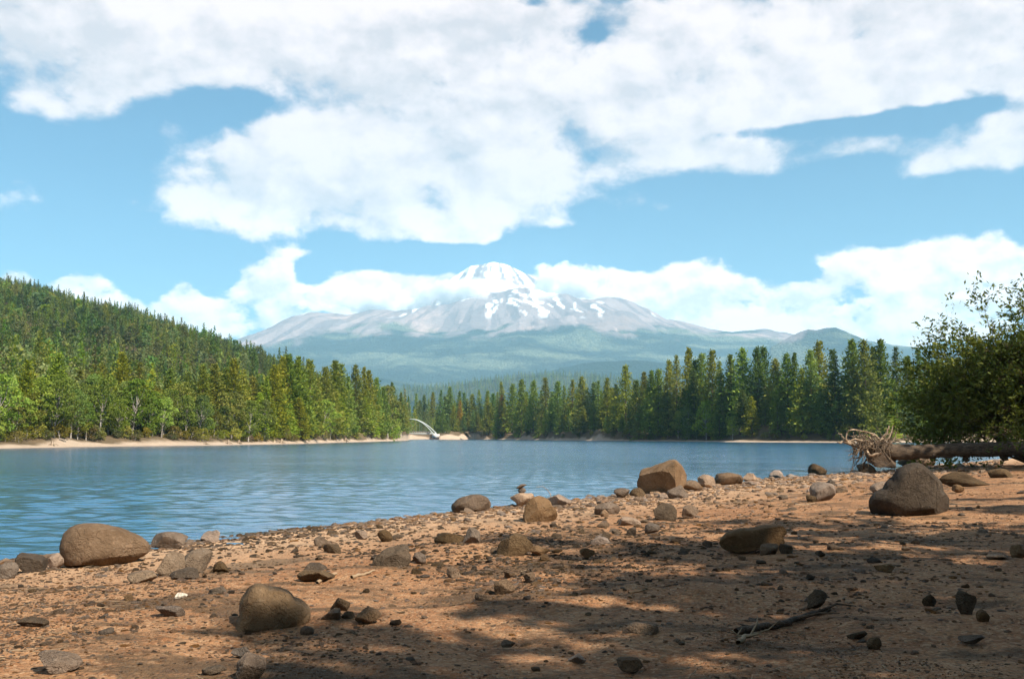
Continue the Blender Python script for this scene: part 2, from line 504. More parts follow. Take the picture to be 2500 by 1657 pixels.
def beach_z(x, y, fine=True):
    x, y = np.asarray(x, float), np.asarray(y, float)
    d = shore_dist(x, y)
    dd = np.clip(d, 0, None)
    z = np.where(d > 0, 0.05 * dd - 0.0006 * np.minimum(dd, 25) ** 2, 0.09 * d)
    z = np.where(dd > 25, 0.875 + 0.06 * (dd - 25), z)
    z = np.minimum(z, 3.0)
    k = sstep(-1.0, 3.0, d)
    z = z + 0.16 * fbm(x / 7.0, y / 7.0, 3, 81) * k
    if fine:
        z = z + 0.065 * fbm(x / 1.0, y / 1.0, 5, 91, 0.6) * (0.3 + 0.7 * k)
    return np.maximum(z, -2.0)

Z0 = float(beach_z(np.array([0.0]), np.array([0.0]), False)[0])

def ground_hit(px, py):
    d = ray(px, py)
    t = np.concatenate([np.linspace(2, 40, 1500), np.linspace(40, 160, 1500)])
    x, y, z = d.x * t, d.y * t, CAM_H + d.z * t
    below = np.nonzero(z < np.maximum(beach_z(x, y, False), 0.0))[0]
    i = below[0] if len(below) else len(t) - 1
    return Vector((x[i], y[i], max(float(beach_z(x[i:i + 1], y[i:i + 1], False)[0]), 0.0)))

cols = np.concatenate([np.linspace(-0.60, 0.62, 420), np.linspace(0.62, 2 * math.pi - 0.60, 130)[1:-1]])
rows = np.concatenate([[0.4, 1.2, 2.4], np.geomspace(3.4, 150, 380), np.geomspace(150, 900, 18)[1:]])
CA, CR = np.meshgrid(cols, rows)
BX, BY = CR * np.sin(CA), CR * np.cos(CA)
BZ = beach_z(BX, BY)
me = quad_mesh('beach', np.stack([BX, BY, BZ], -1).reshape(-1, 3), grid_faces(len(rows), len(cols), True), None, True)
add_attr(me, 'inland', shore_dist(BX, BY))
mb, T, b = new_mat('beach_gravel')
p = world_co(T)
n_big = T.noise(p, 0.35, 5, 0.6)
n_mid = T.noise(p, 2.6, 6, 0.65)
n_fine = T.noise(p, 26, 5, 0.7)
peb = T.voro(p, 34)
pebc = T.n('ShaderNodeTexVoronoi')
T.l(p, pebc.inputs['Vector'])
pebc.inputs['Scale'].default_value = 34
col = T.mix(T.step(n_big, 0.35, 0.65), (0.25, 0.112, 0.048), (0.325, 0.168, 0.080))
col = T.mix(T.step(n_mid, 0.4, 0.7), col, (0.20, 0.084, 0.034))
col = T.mix(T.m('MULTIPLY', T.step(n_fine, 0.5, 0.75), 0.5), col, (0.42, 0.26, 0.14))
sepc = T.n('ShaderNodeSeparateColor')
T.l(pebc.outputs['Color'], sepc.inputs[0])
col = T.mix(T.m('MULTIPLY', T.step(sepc.outputs[0], 0.55, 0.95), 0.45), col, (0.45, 0.30, 0.175))
col = T.mix(T.m('MULTIPLY', T.step(sepc.outputs[1], 0.7, 0.95), 0.6), col, (0.10, 0.062, 0.036))
# patches of dark dried silt and needle litter
silt = T.m('MULTIPLY', T.step(T.noise(T.scale(p, (0.5, 1.1, 1)), 0.9, 6, 0.72), 0.49, 0.60), T.step(attr(T, 'inland'), 1.5, 5.0))
col = T.mix(T.m('MULTIPLY', silt, 0.82), col, (0.075, 0.048, 0.027))
pale = T.m('SUBTRACT', 1.0, T.step(attr(T, 'inland'), 1.0, 8.0))
col = T.mix(T.m('MULTIPLY', pale, 0.6), col, (0.55, 0.365, 0.22))
wet = T.m('SUBTRACT', 1.0, T.step(attr(T, 'inland'), 0.0, 0.55))
col = T.mix(wet, col, (0.10, 0.075, 0.05))
T.l(col, b.inputs['Base Color'])
b.inputs['Specular IOR Level'].default_value = 0.1
h = T.m('ADD', T.m('MULTIPLY', n_fine, 0.02), T.m('MULTIPLY', T.m('SUBTRACT', 1.0, peb), 0.012))
h = T.m('ADD', h, T.m('MULTIPLY', n_mid, 0.09))
bump(T, b, h, 1.0, 1.0)
me.materials.append(mb)
tag(link('beach', me), kind='structure')

# ------------------------------------------------------------------ the far shores and the wooded hill
FS_PX = [-2200, -800, 0, 317, 528, 740, 898, 960, 998, 1001, 1050, 1064, 1072, 1110, 1162, 1373, 1585, 1796, 2007, 2113, 2300, 2500, 3200, 6000]
FS_Y = [90, 130, 168, 208, 231, 286, 400, 470, 560, 800, 805, 760, 728, 735, 760, 560, 445, 377, 348, 334, 372, 385, 330, 260]
FS_AZ = np.array([math.atan2((x - CX) / F_PX, 1.0) for x in FS_PX])
FS_R = np.array([y / math.cos(a) for y, a in zip(FS_Y, FS_AZ)])
HILL_A = px_profile([(-1500, 690), (-700, 640), (-300, 640), (0, 672), (100, 690), (200, 720), (300, 742), (400, 778), (500, 812), (600, 852), (680, 885), (800, 945), (900, 985), (1000, 1009), (3000, 1009)])
BANK_H = ([-2000, 0, 700, 960, 1016, 1100, 1373, 1796, 2007, 2200, 2500, 4000], [1.2, 1.0, 2.0, 3.0, 3.6, 3.8, 3.6, 4.0, 4.6, 4.6, 4.6, 4.0])
BANK_A = np.array([math.atan2((x - CX) / F_PX, 1.0) for x in BANK_H[0]])
CREST = 1250.0

def far_shore_r(a):
    return np.interp(a, FS_AZ, FS_R)

def far_z(a, r):
    d = r - far_shore_r(a)
    x, y = r * np.sin(a), r * np.cos(a)
    n1 = fbm(x / 26, y / 26, 4, 101)
    z = np.where(d < 0, 0.12 * d, 0.11 * np.minimum(d, 8.0))
    bank = np.interp(a, BANK_A, BANK_H[1])
    z = z + bank * (0.9 + 0.9 * n1) * sstep(5.0, 19.0, d + 10 * n1) + 0.012 * np.clip(d - 15, 0, 600) * (1 + 0.5 * n1)
    crest = np.interp(a, *HILL_A) * CREST - 4
    t = np.clip(d - 40, 0, None) / np.maximum(CREST - far_shore_r(a) - 40, 100)
    hill = np.where(t < 1, t ** 1.15, np.clip(1 - (t - 1) * 1.4, 0, 1)) * np.maximum(crest, 0)
    bumpy = 26 * fbm(x / 240, y / 240, 4, 111) * np.clip(t * 3, 0, 1) * sstep(8, 60, crest) * np.clip(1.15 - t, 0.15, 1)
    return z + np.maximum(hill + bumpy, 0) + 0.25 * n1 * sstep(0, 10, d)

cols = np.concatenate([np.linspace(-1.35, -0.56, 60)[:-1], np.linspace(-0.56, 0.60, 520), np.linspace(0.60, 1.35, 60)[1:]])
dr = np.concatenate([np.linspace(-12, 24, 46), np.geomspace(26, 2300, 100)])
CA, DR = np.meshgrid(cols, dr)
CR = far_shore_r(CA) + DR
FX, FY = CR * np.sin(CA), CR * np.cos(CA)
FZ = far_z(CA, CR)
me = quad_mesh('far_shore', np.stack([FX, FY, FZ], -1).reshape(-1, 3), grid_faces(len(dr), len(cols)), None, True)
add_attr(me, 'inland', DR)
add_attr(me, 'sandy', np.interp(CA, BANK_A, [5, 5, 6, 8, 9, 9, 6, 5.5, 5.0, 5.0, 5.0, 5.0]))
mf, T, b = new_mat('far_shore_ground')
p = world_co(T)
inl = attr(T, 'inland')
sand = T.mix(T.noise(p, 0.3, 5, 0.65), (0.30, 0.215, 0.15), (0.46, 0.36, 0.27))
soil = T.mix(T.noise(p, 0.12, 5, 0.65), (0.045, 0.04, 0.02), (0.17, 0.11, 0.062))
col = T.mix(T.step(T.m('SUBTRACT', T.m('ADD', inl, T.m('MULTIPLY', T.noise(p, 0.09, 4, 0.6), 10)), attr(T, 'sandy')), 3.5, 7.0), sand, soil)
col = T.mix(T.m('SUBTRACT', 1.0, T.step(inl, 0.0, 0.8)), col, (0.10, 0.075, 0.05))
T.l(col, b.inputs['Base Color'])
bump(T, b, T.noise(p, 1.2, 5, 0.7), 0.8, 0.5)
me.materials.append(mf)
tag(link('far_shore', me), kind='structure')

# ------------------------------------------------------------------ the lake
wcols = np.concatenate([np.linspace(-1.9, -0.60, 60)[:-1], np.linspace(-0.60, 0.62, 640), np.linspace(0.62, 1.75, 50)[1:]])
wrows = np.concatenate([np.geomspace(9.0, 330, 640), np.geomspace(330, 2600, 30)[1:]])
CA, CR = np.meshgrid(wcols, wrows)
LX, LYY = CR * np.sin(CA), CR * np.cos(CA)
LZ = np.zeros_like(LX)
wr = np.random.default_rng(19)
cell = CR * 0.0058
for i in range(36):
    lam = 0.30 * (1.5 / 0.30) ** wr.random()
    ang_ = math.radians(62) + wr.normal() * 0.55
    kx, ky = 2 * math.pi / lam * math.cos(ang_), 2 * math.pi / lam * math.sin(ang_)
    slope = 0.020
    amp = slope * lam / (2 * math.pi)
    ph = kx * LX + ky * LYY + wr.uniform(0, 6.28) + 1.5 * fbm(LX / (6 * lam), LYY / (6 * lam), 2, 300 + i)
    LZ += amp * np.sin(ph) * sstep(2.5, 5.0, lam / cell) * (1.1 + 0.9 * fbm(LX / 30, LYY / 30, 2, 77))
V = np.stack([LX, LYY, LZ], -1).reshape(-1, 3)
ml, T, b = new_mat('lake_water')
p = world_co(T)
b.inputs['Base Color'].default_value = (0.010, 0.075, 0.15, 1)
b.inputs['Roughness'].default_value = 0.12
b.inputs['IOR'].default_value = 1.333
b.inputs['Specular IOR Level'].default_value = 0.5
ws = T.noise(T.scale(p, (0.55, 1.0, 1.0)), 2.1, 3, 0.55, 0.3)
wm = T.noise(T.scale(p, (0.35, 1.0, 1.0)), 0.55, 3, 0.5, 0.2)
wl = T.noise(p, 0.05, 3, 0.5)
amp = T.m('MULTIPLY_ADD', T.step(wl, 0.35, 0.65), 0.6, 0.7)
h = T.m('MULTIPLY', T.m('ADD', T.m('MULTIPLY', ws, 0.03), T.m('MULTIPLY', wm, 0.05)), amp)
far_out = T.v('LENGTH', T.v('MULTIPLY', p, (1, 1, 0)))
h = T.m('MULTIPLY', h, T.m('MULTIPLY_ADD', T.step(far_out, 30.0, 170.0), 2.6, 1.0))
bump(T, b, h, 1.0, 1.0)
me = quad_mesh('lake', V, grid_faces(len(wrows), len(wcols)), ml, True)
tag(link('lake', me), kind='structure')

# ------------------------------------------------------------------ tree builders
def sprays(cent, axis, length, width, rng, tilt=0.5):
    """Rhombic foliage pieces: centres (n,3), axes (n,3)."""
    n = len(cent)
    axis = axis / np.maximum(np.linalg.norm(axis, axis=1, keepdims=True), 1e-6)
    up = np.array([0, 0, 1.0]) + tilt * rng.normal(size=(n, 3))
    side = np.cross(axis, up)
    side /= np.maximum(np.linalg.norm(side, axis=1, keepdims=True), 1e-6)
    L, Wd = length[:, None], width[:, None]
    nrm = np.cross(side, axis)
    a = cent - axis * L * 0.5
    c = cent + axis * L * 0.5 - nrm * L * 0.12
    b = cent + side * Wd * 0.5
    d = cent - side * Wd * 0.5
    V = np.stack([a, b, c, d], 1).reshape(-1, 3)
    return V, np.arange(4 * n).reshape(-1, 4)

def tube(points, radii, sides=6):
    """Tapered tube along a polyline; returns verts, quads."""
    P = np.asarray(points, float)
    R = np.asarray(radii, float)
    n = len(P)
    t = np.gradient(P, axis=0)
    t /= np.maximum(np.linalg.norm(t, axis=1, keepdims=True), 1e-9)
    ref = np.array([0.3, 0.9, 0.2]) if abs(t[0][2]) > 0.8 else np.array([0.0, 0.0, 1.0])
    u = np.cross(t, ref)
    u /= np.maximum(np.linalg.norm(u, axis=1, keepdims=True), 1e-9)
    w = np.cross(t, u)
    a = np.linspace(0, 2 * math.pi, sides, endpoint=False)
    V = P[:, None, :] + R[:, None, None] * (np.cos(a)[None, :, None] * u[:, None, :] + np.sin(a)[None, :, None] * w[:, None, :])
    return V.reshape(-1, 3), grid_faces(n, sides, True)

def join(parts):
    V, Q, o = [], [], 0
    for v, q in parts:
        V.append(v)
        Q.append(np.asarray(q) + o)
        o += len(v)
    return np.concatenate(V), np.concatenate(Q)

def conifer(seed, H, R, base, branches, per, style, size):
    """style 0: spire fir, 1: rounded pine, 2: narrow cedar. Returns (trunk V,Q), (crown V,Q)."""
    rng = np.random.default_rng(seed)
    bend = rng.normal(size=2) * 0.012 * H
    def axis_at(t):
        return np.stack([bend[0] * t ** 2, bend[1] * t ** 2, H * t], -1)
    tt = np.linspace(0, 0.99, 9)
    rt = H * 0.0105 + 0.05
    trunk = tube(axis_at(tt), rt * (1 - tt) ** 0.85 + 0.03 + 0.5 * rt * np.exp(-tt * 30), 6)
    C, A, Ln, Wd = [], [], [], []
    sb = []
    for i in range(branches):
        t = base + (1 - base) * ((i + rng.random()) / branches) ** (0.9 if style else 1.0)
        t = min(t, 0.995)
        k = (t - base) / (1 - base)
        if style == 0:
            r = R * ((1 - k) ** 0.85 + 0.02) * min(1, 0.55 + k * 5)
        elif style == 1:
            r = R * 1.08 * (0.5 * (1 - k ** 1.45) ** 0.85 + 0.5 * (1 - k)) * min(1, 0.72 + k * 2.2) + 0.03 * R
        else:
            r = R * ((1 - k) ** 0.6 + 0.03) * min(1, 0.5 + k * 3)
        r *= rng.uniform(0.62, 1.12) * (1.0 + 0.18 * math.sin(seed + 9 * t + 3 * i))
        az_ = i * 2.39996 + rng.normal() * 0.35
        rise = (-0.30 + 0.75 * k if style == 0 else -0.12 + 0.8 * k if style == 1 else -0.05 + 0.9 * k) + rng.normal() * 0.1
        o = axis_at(np.array([t]))[0]
        dv = np.array([math.cos(az_), math.sin(az_), rise])
        n = max(3, int(per * (0.35 + 0.65 * r / R)))
        s = rng.uniform(0.15, 1.0, n) ** 0.75
        wob = rng.normal(size=(n, 3)) * np.array([1, 1, 0.55]) * (0.10 * R + 0.12 * r * s)[:, None] * (0.55 if style == 0 else 0.8)
        sag = np.zeros((n, 3))
        sag[:, 2] = -0.18 * r * s ** 2
        C.append(o + dv * (r * s)[:, None] + wob + sag)
        out = dv + 0.55 * rng.normal(size=(n, 3))
        if style == 1:
            out[:, 2] += 0.35
        A.append(out)
        z = size * rng.uniform(0.7, 1.3, n) * (0.65 + 0.35 * (1 - k))
        Ln.append(z)
        Wd.append(z * rng.uniform(0.38, 0.62, n))
        if i % 2 == 0:
            e = o + dv * r * 0.8
            sb.append(tube([o, o + dv * r * 0.4, e], [0.035 + 0.012 * r, 0.03, 0.012], 3))
    V, Q = sprays(np.concatenate(C), np.concatenate(A), np.concatenate(Ln), np.concatenate(Wd), rng, 0.75)
    return join([trunk] + sb), (V, Q)

def broadleaf(seed, H, R, base, clusters, per, size):
    rng = np.random.default_rng(seed)
    C, A, limbs = [], [], []
    t = np.linspace(0, 1, 7)
    lean = rng.normal(size=2) * 0.06 * H
    top = np.array([lean[0], lean[1], H * 0.72])
    axis = np.stack([lean[0] * t ** 1.5, lean[1] * t ** 1.5, H * 0.72 * t], -1)
    r0 = 0.017 * H + 0.03
    limbs.append(tube(axis, r0 * (1 - 0.8 * t), 6))
    for i in range(clusters):
        k = (i + 0.5) / clusters
        az_ = i * 2.4 + rng.normal() * 0.3
        zz = base + (1 - base) * k
        rr = R * (1 - (2 * k - 0.85) ** 2 * 0.75) * rng.uniform(0.35, 0.85)
        c = np.array([rr * math.cos(az_) + lean[0] * zz, rr * math.sin(az_) + lean[1] * zz, H * zz * rng.uniform(0.93, 1.02)])
        cr = R * rng.uniform(0.26, 0.46)
        n = int(per * rng.uniform(0.6, 1.4))
        d = rng.normal(size=(n, 3))
        d /= np.linalg.norm(d, axis=1, keepdims=True)
        d[:, 2] = np.abs(d[:, 2]) * np.where(rng.random(n) < 0.75, 1, -0.6)
        C.append(c + d * (cr * rng.uniform(0.35, 1.08, n) ** 0.5)[:, None] * np.array([1.15, 1.15, 0.85]))
        A.append(d * 0.6 + rng.normal(size=(n, 3)) * 0.6 + np.array([0, 0, -0.2]))
        s = min(0.95, max(0.2, (c[2] / H) * 0.8))
        o = np.array([lean[0] * s ** 1.5, lean[1] * s ** 1.5, H * 0.72 * s])
        mid = (o + c) / 2 + rng.normal(size=3) * 0.05 * R
        limbs.append(tube([o, mid, c], [r0 * 0.42, r0 * 0.26, r0 * 0.08], 4))
    C, A = np.concatenate(C), np.concatenate(A)
    z = size * rng.uniform(0.6, 1.35, len(C))
    V, Q = sprays(C, A, z, z * 0.6, rng, 1.2)
    return join(limbs), (V, Q)

# ------------------------------------------------------------------ tree materials
def foliage_mat(name, dark, mid, light, vary=0.5, trans=0.22, use_color=True, patches=False):
    m, T, b = new_mat(name)
    info = T.n('ShaderNodeObjectInfo')
    co = obj_co(T)
    n1 = T.noise(co, 0.35, 3, 0.6)
    n2 = T.noise(co, 2.6, 2, 0.6)
    v = T.m('ADD', T.m('MULTIPLY', n1, 0.55), T.m('MULTIPLY', n2, 0.45))
    col = T.ramp(T.step(v, 0.30, 0.70, False), [(0.0, dark), (0.5, mid), (1.0, light)])
    r = info.outputs['Random']
    hs = T.n('ShaderNodeHueSaturation')
    T.l(T.m('MULTIPLY_ADD', r, 0.07 * vary, 0.5 - 0.035 * vary), hs.inputs['Hue'])
    T.l(T.m('MULTIPLY_ADD', T.m('FRACT', T.m('MULTIPLY', r, 7.31)), 0.7 * vary, 1.0 - 0.35 * vary), hs.inputs['Value'])
    T.l(T.m('MULTIPLY_ADD', T.m('FRACT', T.m('MULTIPLY', r, 3.77)), 0.4 * vary, 1.0 - 0.2 * vary), hs.inputs['Saturation'])
    T.l(col, hs.inputs['Color'])
    c = hs.outputs[0]
    if use_color:
        c = T.mix(1.0, c, info.outputs['Color'], 'MULTIPLY')
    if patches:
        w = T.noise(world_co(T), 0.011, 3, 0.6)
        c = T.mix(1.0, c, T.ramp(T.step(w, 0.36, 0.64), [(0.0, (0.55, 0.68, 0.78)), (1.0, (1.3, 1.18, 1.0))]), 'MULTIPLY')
    T.l(c, b.inputs['Base Color'])
    b.inputs['Roughness'].default_value = 0.7
    b.inputs['Specular IOR Level'].default_value = 0.12
    tr = T.n('ShaderNodeBsdfTranslucent')
    T.l(T.mix(1.0, c, (1.25, 1.3, 0.6), 'MULTIPLY'), tr.inputs['Color'])
    mx = T.n('ShaderNodeMixShader')
    mx.inputs[0].default_value = trans
    T.l(b.outputs[0], mx.inputs[1])
    T.l(tr.outputs[0], mx.inputs[2])
    T.l(mx.outputs[0], m.node_tree.nodes['Material Output'].inputs['Surface'])
    return m

M_NEEDLE = foliage_mat('conifer_needles', (0.06, 0.10, 0.02), (0.17, 0.205, 0.036), (0.30, 0.30, 0.06), 0.42, 0.34)
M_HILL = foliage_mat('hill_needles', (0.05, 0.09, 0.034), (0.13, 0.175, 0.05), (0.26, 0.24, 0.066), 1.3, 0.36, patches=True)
M_LEAF = foliage_mat('broad_leaves', (0.06, 0.095, 0.02), (0.14, 0.175, 0.038), (0.24, 0.25, 0.065), 0.7, 0.32)
M_BUSH = foliage_mat('shrub_leaves', (0.07, 0.08, 0.02), (0.14, 0.145, 0.035), (0.22, 0.19, 0.06), 0.9, 0.25)
def bark_mat(name, a, c, sc):
    m, T, b = new_mat(name)
    co = obj_co(T)
    n = T.noise(T.scale(co, (1, 1, 0.25)), sc, 5, 0.65)
    T.l(T.mix(T.step(n, 0.3, 0.7), a, c), b.inputs['Base Color'])
    bump(T, b, n, 0.7, 0.05)
    return m
M_BARK = bark_mat('conifer_bark', (0.055, 0.035, 0.024), (0.20, 0.13, 0.085), 3.0)
M_PALE_BARK = bark_mat('pale_bark', (0.16, 0.13, 0.10), (0.42, 0.37, 0.31), 3.0)

def tree_proto(kind, data, mats, smooth=False):
    (tv, tq), (cv, cq) = data
    return (quad_mesh(kind + '_trunk', tv, tq, mats[0], True), quad_mesh(kind + '_crown', cv, cq, mats[1]))

FIRS = [tree_proto('fir', conifer(10 + i, 30.0, R, b_, 165, 24, 0, 1.15), (M_BARK, M_NEEDLE)) for i, (R, b_) in enumerate([(6.0, .03), (5.2, .06), (6.6, .02), (5.6, .08)])]
PINES = [tree_proto('pine', conifer(30 + i, 30.0, R, b_, 160, 27, 1, 1.25), (M_BARK, M_NEEDLE)) for i, (R, b_) in enumerate([(5.8, .08), (5.2, .13), (6.4, .05), (5.0, .24), (5.7, .10)])]
CEDARS = [tree_proto('cedar', conifer(50 + i, 30.0, R, b_, 150, 22, 2, 1.1), (M_BARK, M_NEEDLE)) for i, (R, b_) in enumerate([(4.3, .02), (3.8, .04)])]
THIN = [tree_proto('thin_pine', conifer(130 + i, 30.0, R, b_, 62, 13, 1, 1.25), (M_BARK, M_NEEDLE)) for i, (R, b_) in enumerate([(5.2, .28), (4.8, .36), (5.6, .22)])]
LEAFY = [tree_proto('leafy', broadleaf(70 + i, 12.0, R, b_, 17, 190, 0.42), (M_PALE_BARK, M_LEAF)) for i, (R, b_) in enumerate([(3.9, .25), (4.4, .20), (3.3, .34), (4.0, .15)])]
BUSHES = [tree_proto('shrub', broadleaf(90 + i, 3.0, R, .12, 10, 110, 0.26), (M_PALE_BARK, M_BUSH)) for i, R in enumerate([1.9, 1.5, 2.3])]

def place_tree(name, proto, loc, scale, rz, label, cat, group, color=(1, 1, 1), zx=1.0):
    t = empty(name, loc, rz)
    t.scale = (scale * zx, scale * zx, scale)
    for part, me in zip(('trunk', 'crown'), proto):
        o = link(part, me, t)
        o.color = (*color, 1)
    tag(t, label, cat, group)
    return t

def scatter(name, pts, scales, rots, protos, label, cat=None, index=None, spin=None):
    """One object of scattered copies (a wood, a spread of pebbles) by geometry nodes."""
    me = bpy.data.meshes.new(name)
    P = np.asarray(pts, np.float32)
    me.vertices.add(len(P))
    me.vertices.foreach_set('co', P.ravel())
    add_attr(me, 'size', scales)
    add_attr(me, 'turn', rots)
    add_attr(me, 'pick', index if index is not None else np.arange(len(P)) % len(protos))
    add_attr(me, 'tilt', spin if spin is not None else np.zeros(len(P)))
    me.update()
    ob = link(name, me)
    c = bpy.data.collections.new(name + '_kinds')
    for i, pr in enumerate(protos):
        c.objects.link(pr)
    g = bpy.data.node_groups.new(name, 'GeometryNodeTree')
    g.interface.new_socket('Geometry', in_out='INPUT', socket_type='NodeSocketGeometry')
    g.interface.new_socket('Geometry', in_out='OUTPUT', socket_type='NodeSocketGeometry')
    N = g.nodes
    gi, go = N.new('NodeGroupInput'), N.new('NodeGroupOutput')
    ip, ci = N.new('GeometryNodeInstanceOnPoints'), N.new('GeometryNodeCollectionInfo')
    ci.inputs['Collection'].default_value = c
    ci.inputs['Separate Children'].default_value = True
    ci.inputs['Reset Children'].default_value = True
    ip.inputs['Pick Instance'].default_value = True
    def na(nm):
        nd = N.new('GeometryNodeInputNamedAttribute')
        nd.data_type = 'FLOAT'
        nd.inputs['Name'].default_value = nm
        return nd.outputs['Attribute']
    cx = N.new('ShaderNodeCombineXYZ')
    L = g.links
    L.new(na('turn'), cx.inputs[2])
    L.new(na('tilt'), cx.inputs[0])
    L.new(gi.outputs[0], ip.inputs['Points'])
    L.new(ci.outputs[0], ip.inputs['Instance'])
    L.new(na('pick'), ip.inputs['Instance Index'])
    L.new(cx.outputs[0], ip.inputs['Rotation'])
    L.new(na('size'), ip.inputs['Scale'])
    L.new(ip.outputs[0], go.inputs[0])
    md = ob.modifiers.new('scatter', 'NODES')
    md.node_group = g
    return tag(ob, label, cat, None, 'stuff')

def loose(name, me):
    return bpy.data.objects.new(name, me)

def far_point(px, d):
    a = math.atan2((px - CX) / F_PX, 1.0)
    r = float(far_shore_r(a)) + d
    return Vector((r * math.sin(a), r * math.cos(a), float(far_z(np.array([a]), np.array([r]))[0])))

def px_of(v):
    dx, dy, dz = v.x, v.y, v.z - CAM_H
    c, s = math.cos(PITCH), math.sin(PITCH)
    yc, zc = dy * c + dz * s, -dy * s + dz * c
    return CX + F_PX * dx / yc, CY - F_PX * zc / yc

def height_for(p, top_y):
    """Height of a tree standing at p whose tip shows at row top_y."""
    d = ray(px_of(p)[0], top_y)
    k = math.hypot(p.x, p.y) / math.hypot(d.x, d.y)
    return CAM_H + d.z * k - p.z

# ------------------------------------------------------------------ forests too many to count
M_HB = M_BARK
def merged(kind, data, mat):
    (tv, tq), (cv, cq) = data
    V, Q = join([(tv, tq), (cv, cq)])
    me = quad_mesh(kind, V, Q, mat)
    return loose(kind, me)
HILL_KINDS = [merged('hill_fir', conifer(200 + i, 20.0, R, .08, 52, 8, s_, 1.45), M_HILL) for i, (R, s_) in enumerate([(3.0, 0), (3.4, 1), (2.7, 2), (3.8, 1), (3.1, 0)])]
HILL_KINDS += [merged('hill_broadleaf', broadleaf(220 + i, 15.0, R, .2, 12, 60, 1.0), M_HILL) for i, R in enumerate([4.6, 5.4])]
rng = np.random.default_rng(5)
def wood(n, px0, px1, d0, d1, h0, h1, power=1.0, a_bias=None):
    px = rng.uniform(px0, px1, n)
    a = np.arctan((px - CX) / F_PX)
    d = d0 + (d1 - d0) * rng.random(n) ** power
    r = far_shore_r(a) + d
    z = far_z(a, r)
    h = rng.uniform(h0, h1, n) * (0.55 + 0.65 * rng.random(n))
    return np.stack([r * np.sin(a), r * np.cos(a), z - 0.3], -1), h
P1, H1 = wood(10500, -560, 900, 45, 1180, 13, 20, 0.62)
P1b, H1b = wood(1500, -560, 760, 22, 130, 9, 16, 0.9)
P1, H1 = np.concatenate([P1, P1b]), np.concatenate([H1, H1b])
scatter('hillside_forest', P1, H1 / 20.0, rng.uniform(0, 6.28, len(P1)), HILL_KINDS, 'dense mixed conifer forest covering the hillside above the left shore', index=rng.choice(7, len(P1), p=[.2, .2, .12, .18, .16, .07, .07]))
BACK_KINDS = [merged('back_fir', conifer(230 + i, 26.0, R, .10, 60, 10, s_, 1.5), M_HILL) for i, (R, s_) in enumerate([(3.4, 0), (3.9, 1), (3.2, 2), (4.1, 1)])]
P2, H2 = wood(2600, 900, 3300, 32, 330, 15, 24, 0.8)
keep = ~((P2[:, 0] / P2[:, 1] * F_PX + CX > 1850) & (P2[:, 0] / P2[:, 1] * F_PX + CX < 2400) & (np.hypot(P2[:, 0], P2[:, 1]) - far_shore_r(np.arctan2(P2[:, 0], P2[:, 1])) < 62))
P2, H2 = P2[keep], H2[keep]
scatter('lakeside_forest', P2, H2 / 26.0, rng.uniform(0, 6.28, len(P2)), BACK_KINDS, 'dark conifer forest standing behind the front trees of the far shore', index=rng.integers(0, 4, len(P2)))
ra = rng.uniform(-0.5, 0.56, 5200)
rr = rng.uniform(5000, 6500, 5200)
ia = np.clip(((ra + 0.72) / 1.44 * (len(MA) - 1)), 0, len(MA) - 2)
ir = np.clip(np.interp(rr, MR, np.arange(len(MR))), 0, len(MR) - 2)
i0, j0 = ir.astype(int), ia.astype(int)
fi, fj = ir - i0, ia - j0
rz = (ZZ[i0, j0] * (1 - fi) + ZZ[i0 + 1, j0] * fi) * (1 - fj) + (ZZ[i0, j0 + 1] * (1 - fi) + ZZ[i0 + 1, j0 + 1] * fi) * fj
P3 = np.stack([rr * np.sin(ra), rr * np.cos(ra), rz - 2], -1)
scatter('ridge_forest', P3, rng.uniform(1.5, 2.4, len(P3)), rng.uniform(0, 6.28, len(P3)), [loose('ridge_fir', o.data) for o in HILL_KINDS], 'distant dark forest on the low ridge below the mountain', index=rng.integers(0, 5, len(P3)))

# ------------------------------------------------------------------ trees one can tell apart along the far shores
ORD = ['first', 'second', 'third', 'fourth', 'fifth', 'sixth', 'seventh', 'eighth', 'ninth', 'tenth', 'eleventh', 'twelfth', 'thirteenth', 'fourteenth', 'fifteenth',
       'sixteenth', 'seventeenth', 'eighteenth', 'nineteenth']
TENS = ['', '', 'twenty', 'thirty', 'forty', 'fifty', 'sixty', 'seventy', 'eighty', 'ninety']
def ordinal(i):
    if i <= 19:
        return ORD[i - 1]
    t, u = divmod(i, 10)
    return (TENS[t][:-1] + 'ieth') if u == 0 else TENS[t] + '-' + ORD[u - 1]

TONES = {'olive': (1.15, 1.0, 0.85), 'green': (0.9, 1.0, 0.95), 'dark': (0.55, 0.66, 0.68), 'bluish': (0.75, 0.95, 1.15), 'yellowish': (1.4, 1.22, 0.7), 'bright': (1.5, 1.55, 0.9),
         'rusty': (1.55, 0.85, 0.75), 'brownish': (1.2, 1.0, 0.85)}
rng = np.random.default_rng(11)
KINDS = {'p': ('pine_tree', PINES, 'pine'), 'f': ('fir_tree', FIRS, 'fir'), 'c': ('cedar_tree', CEDARS, 'cedar'), 'l': ('leafy_tree', LEAFY, 'leafy tree')}

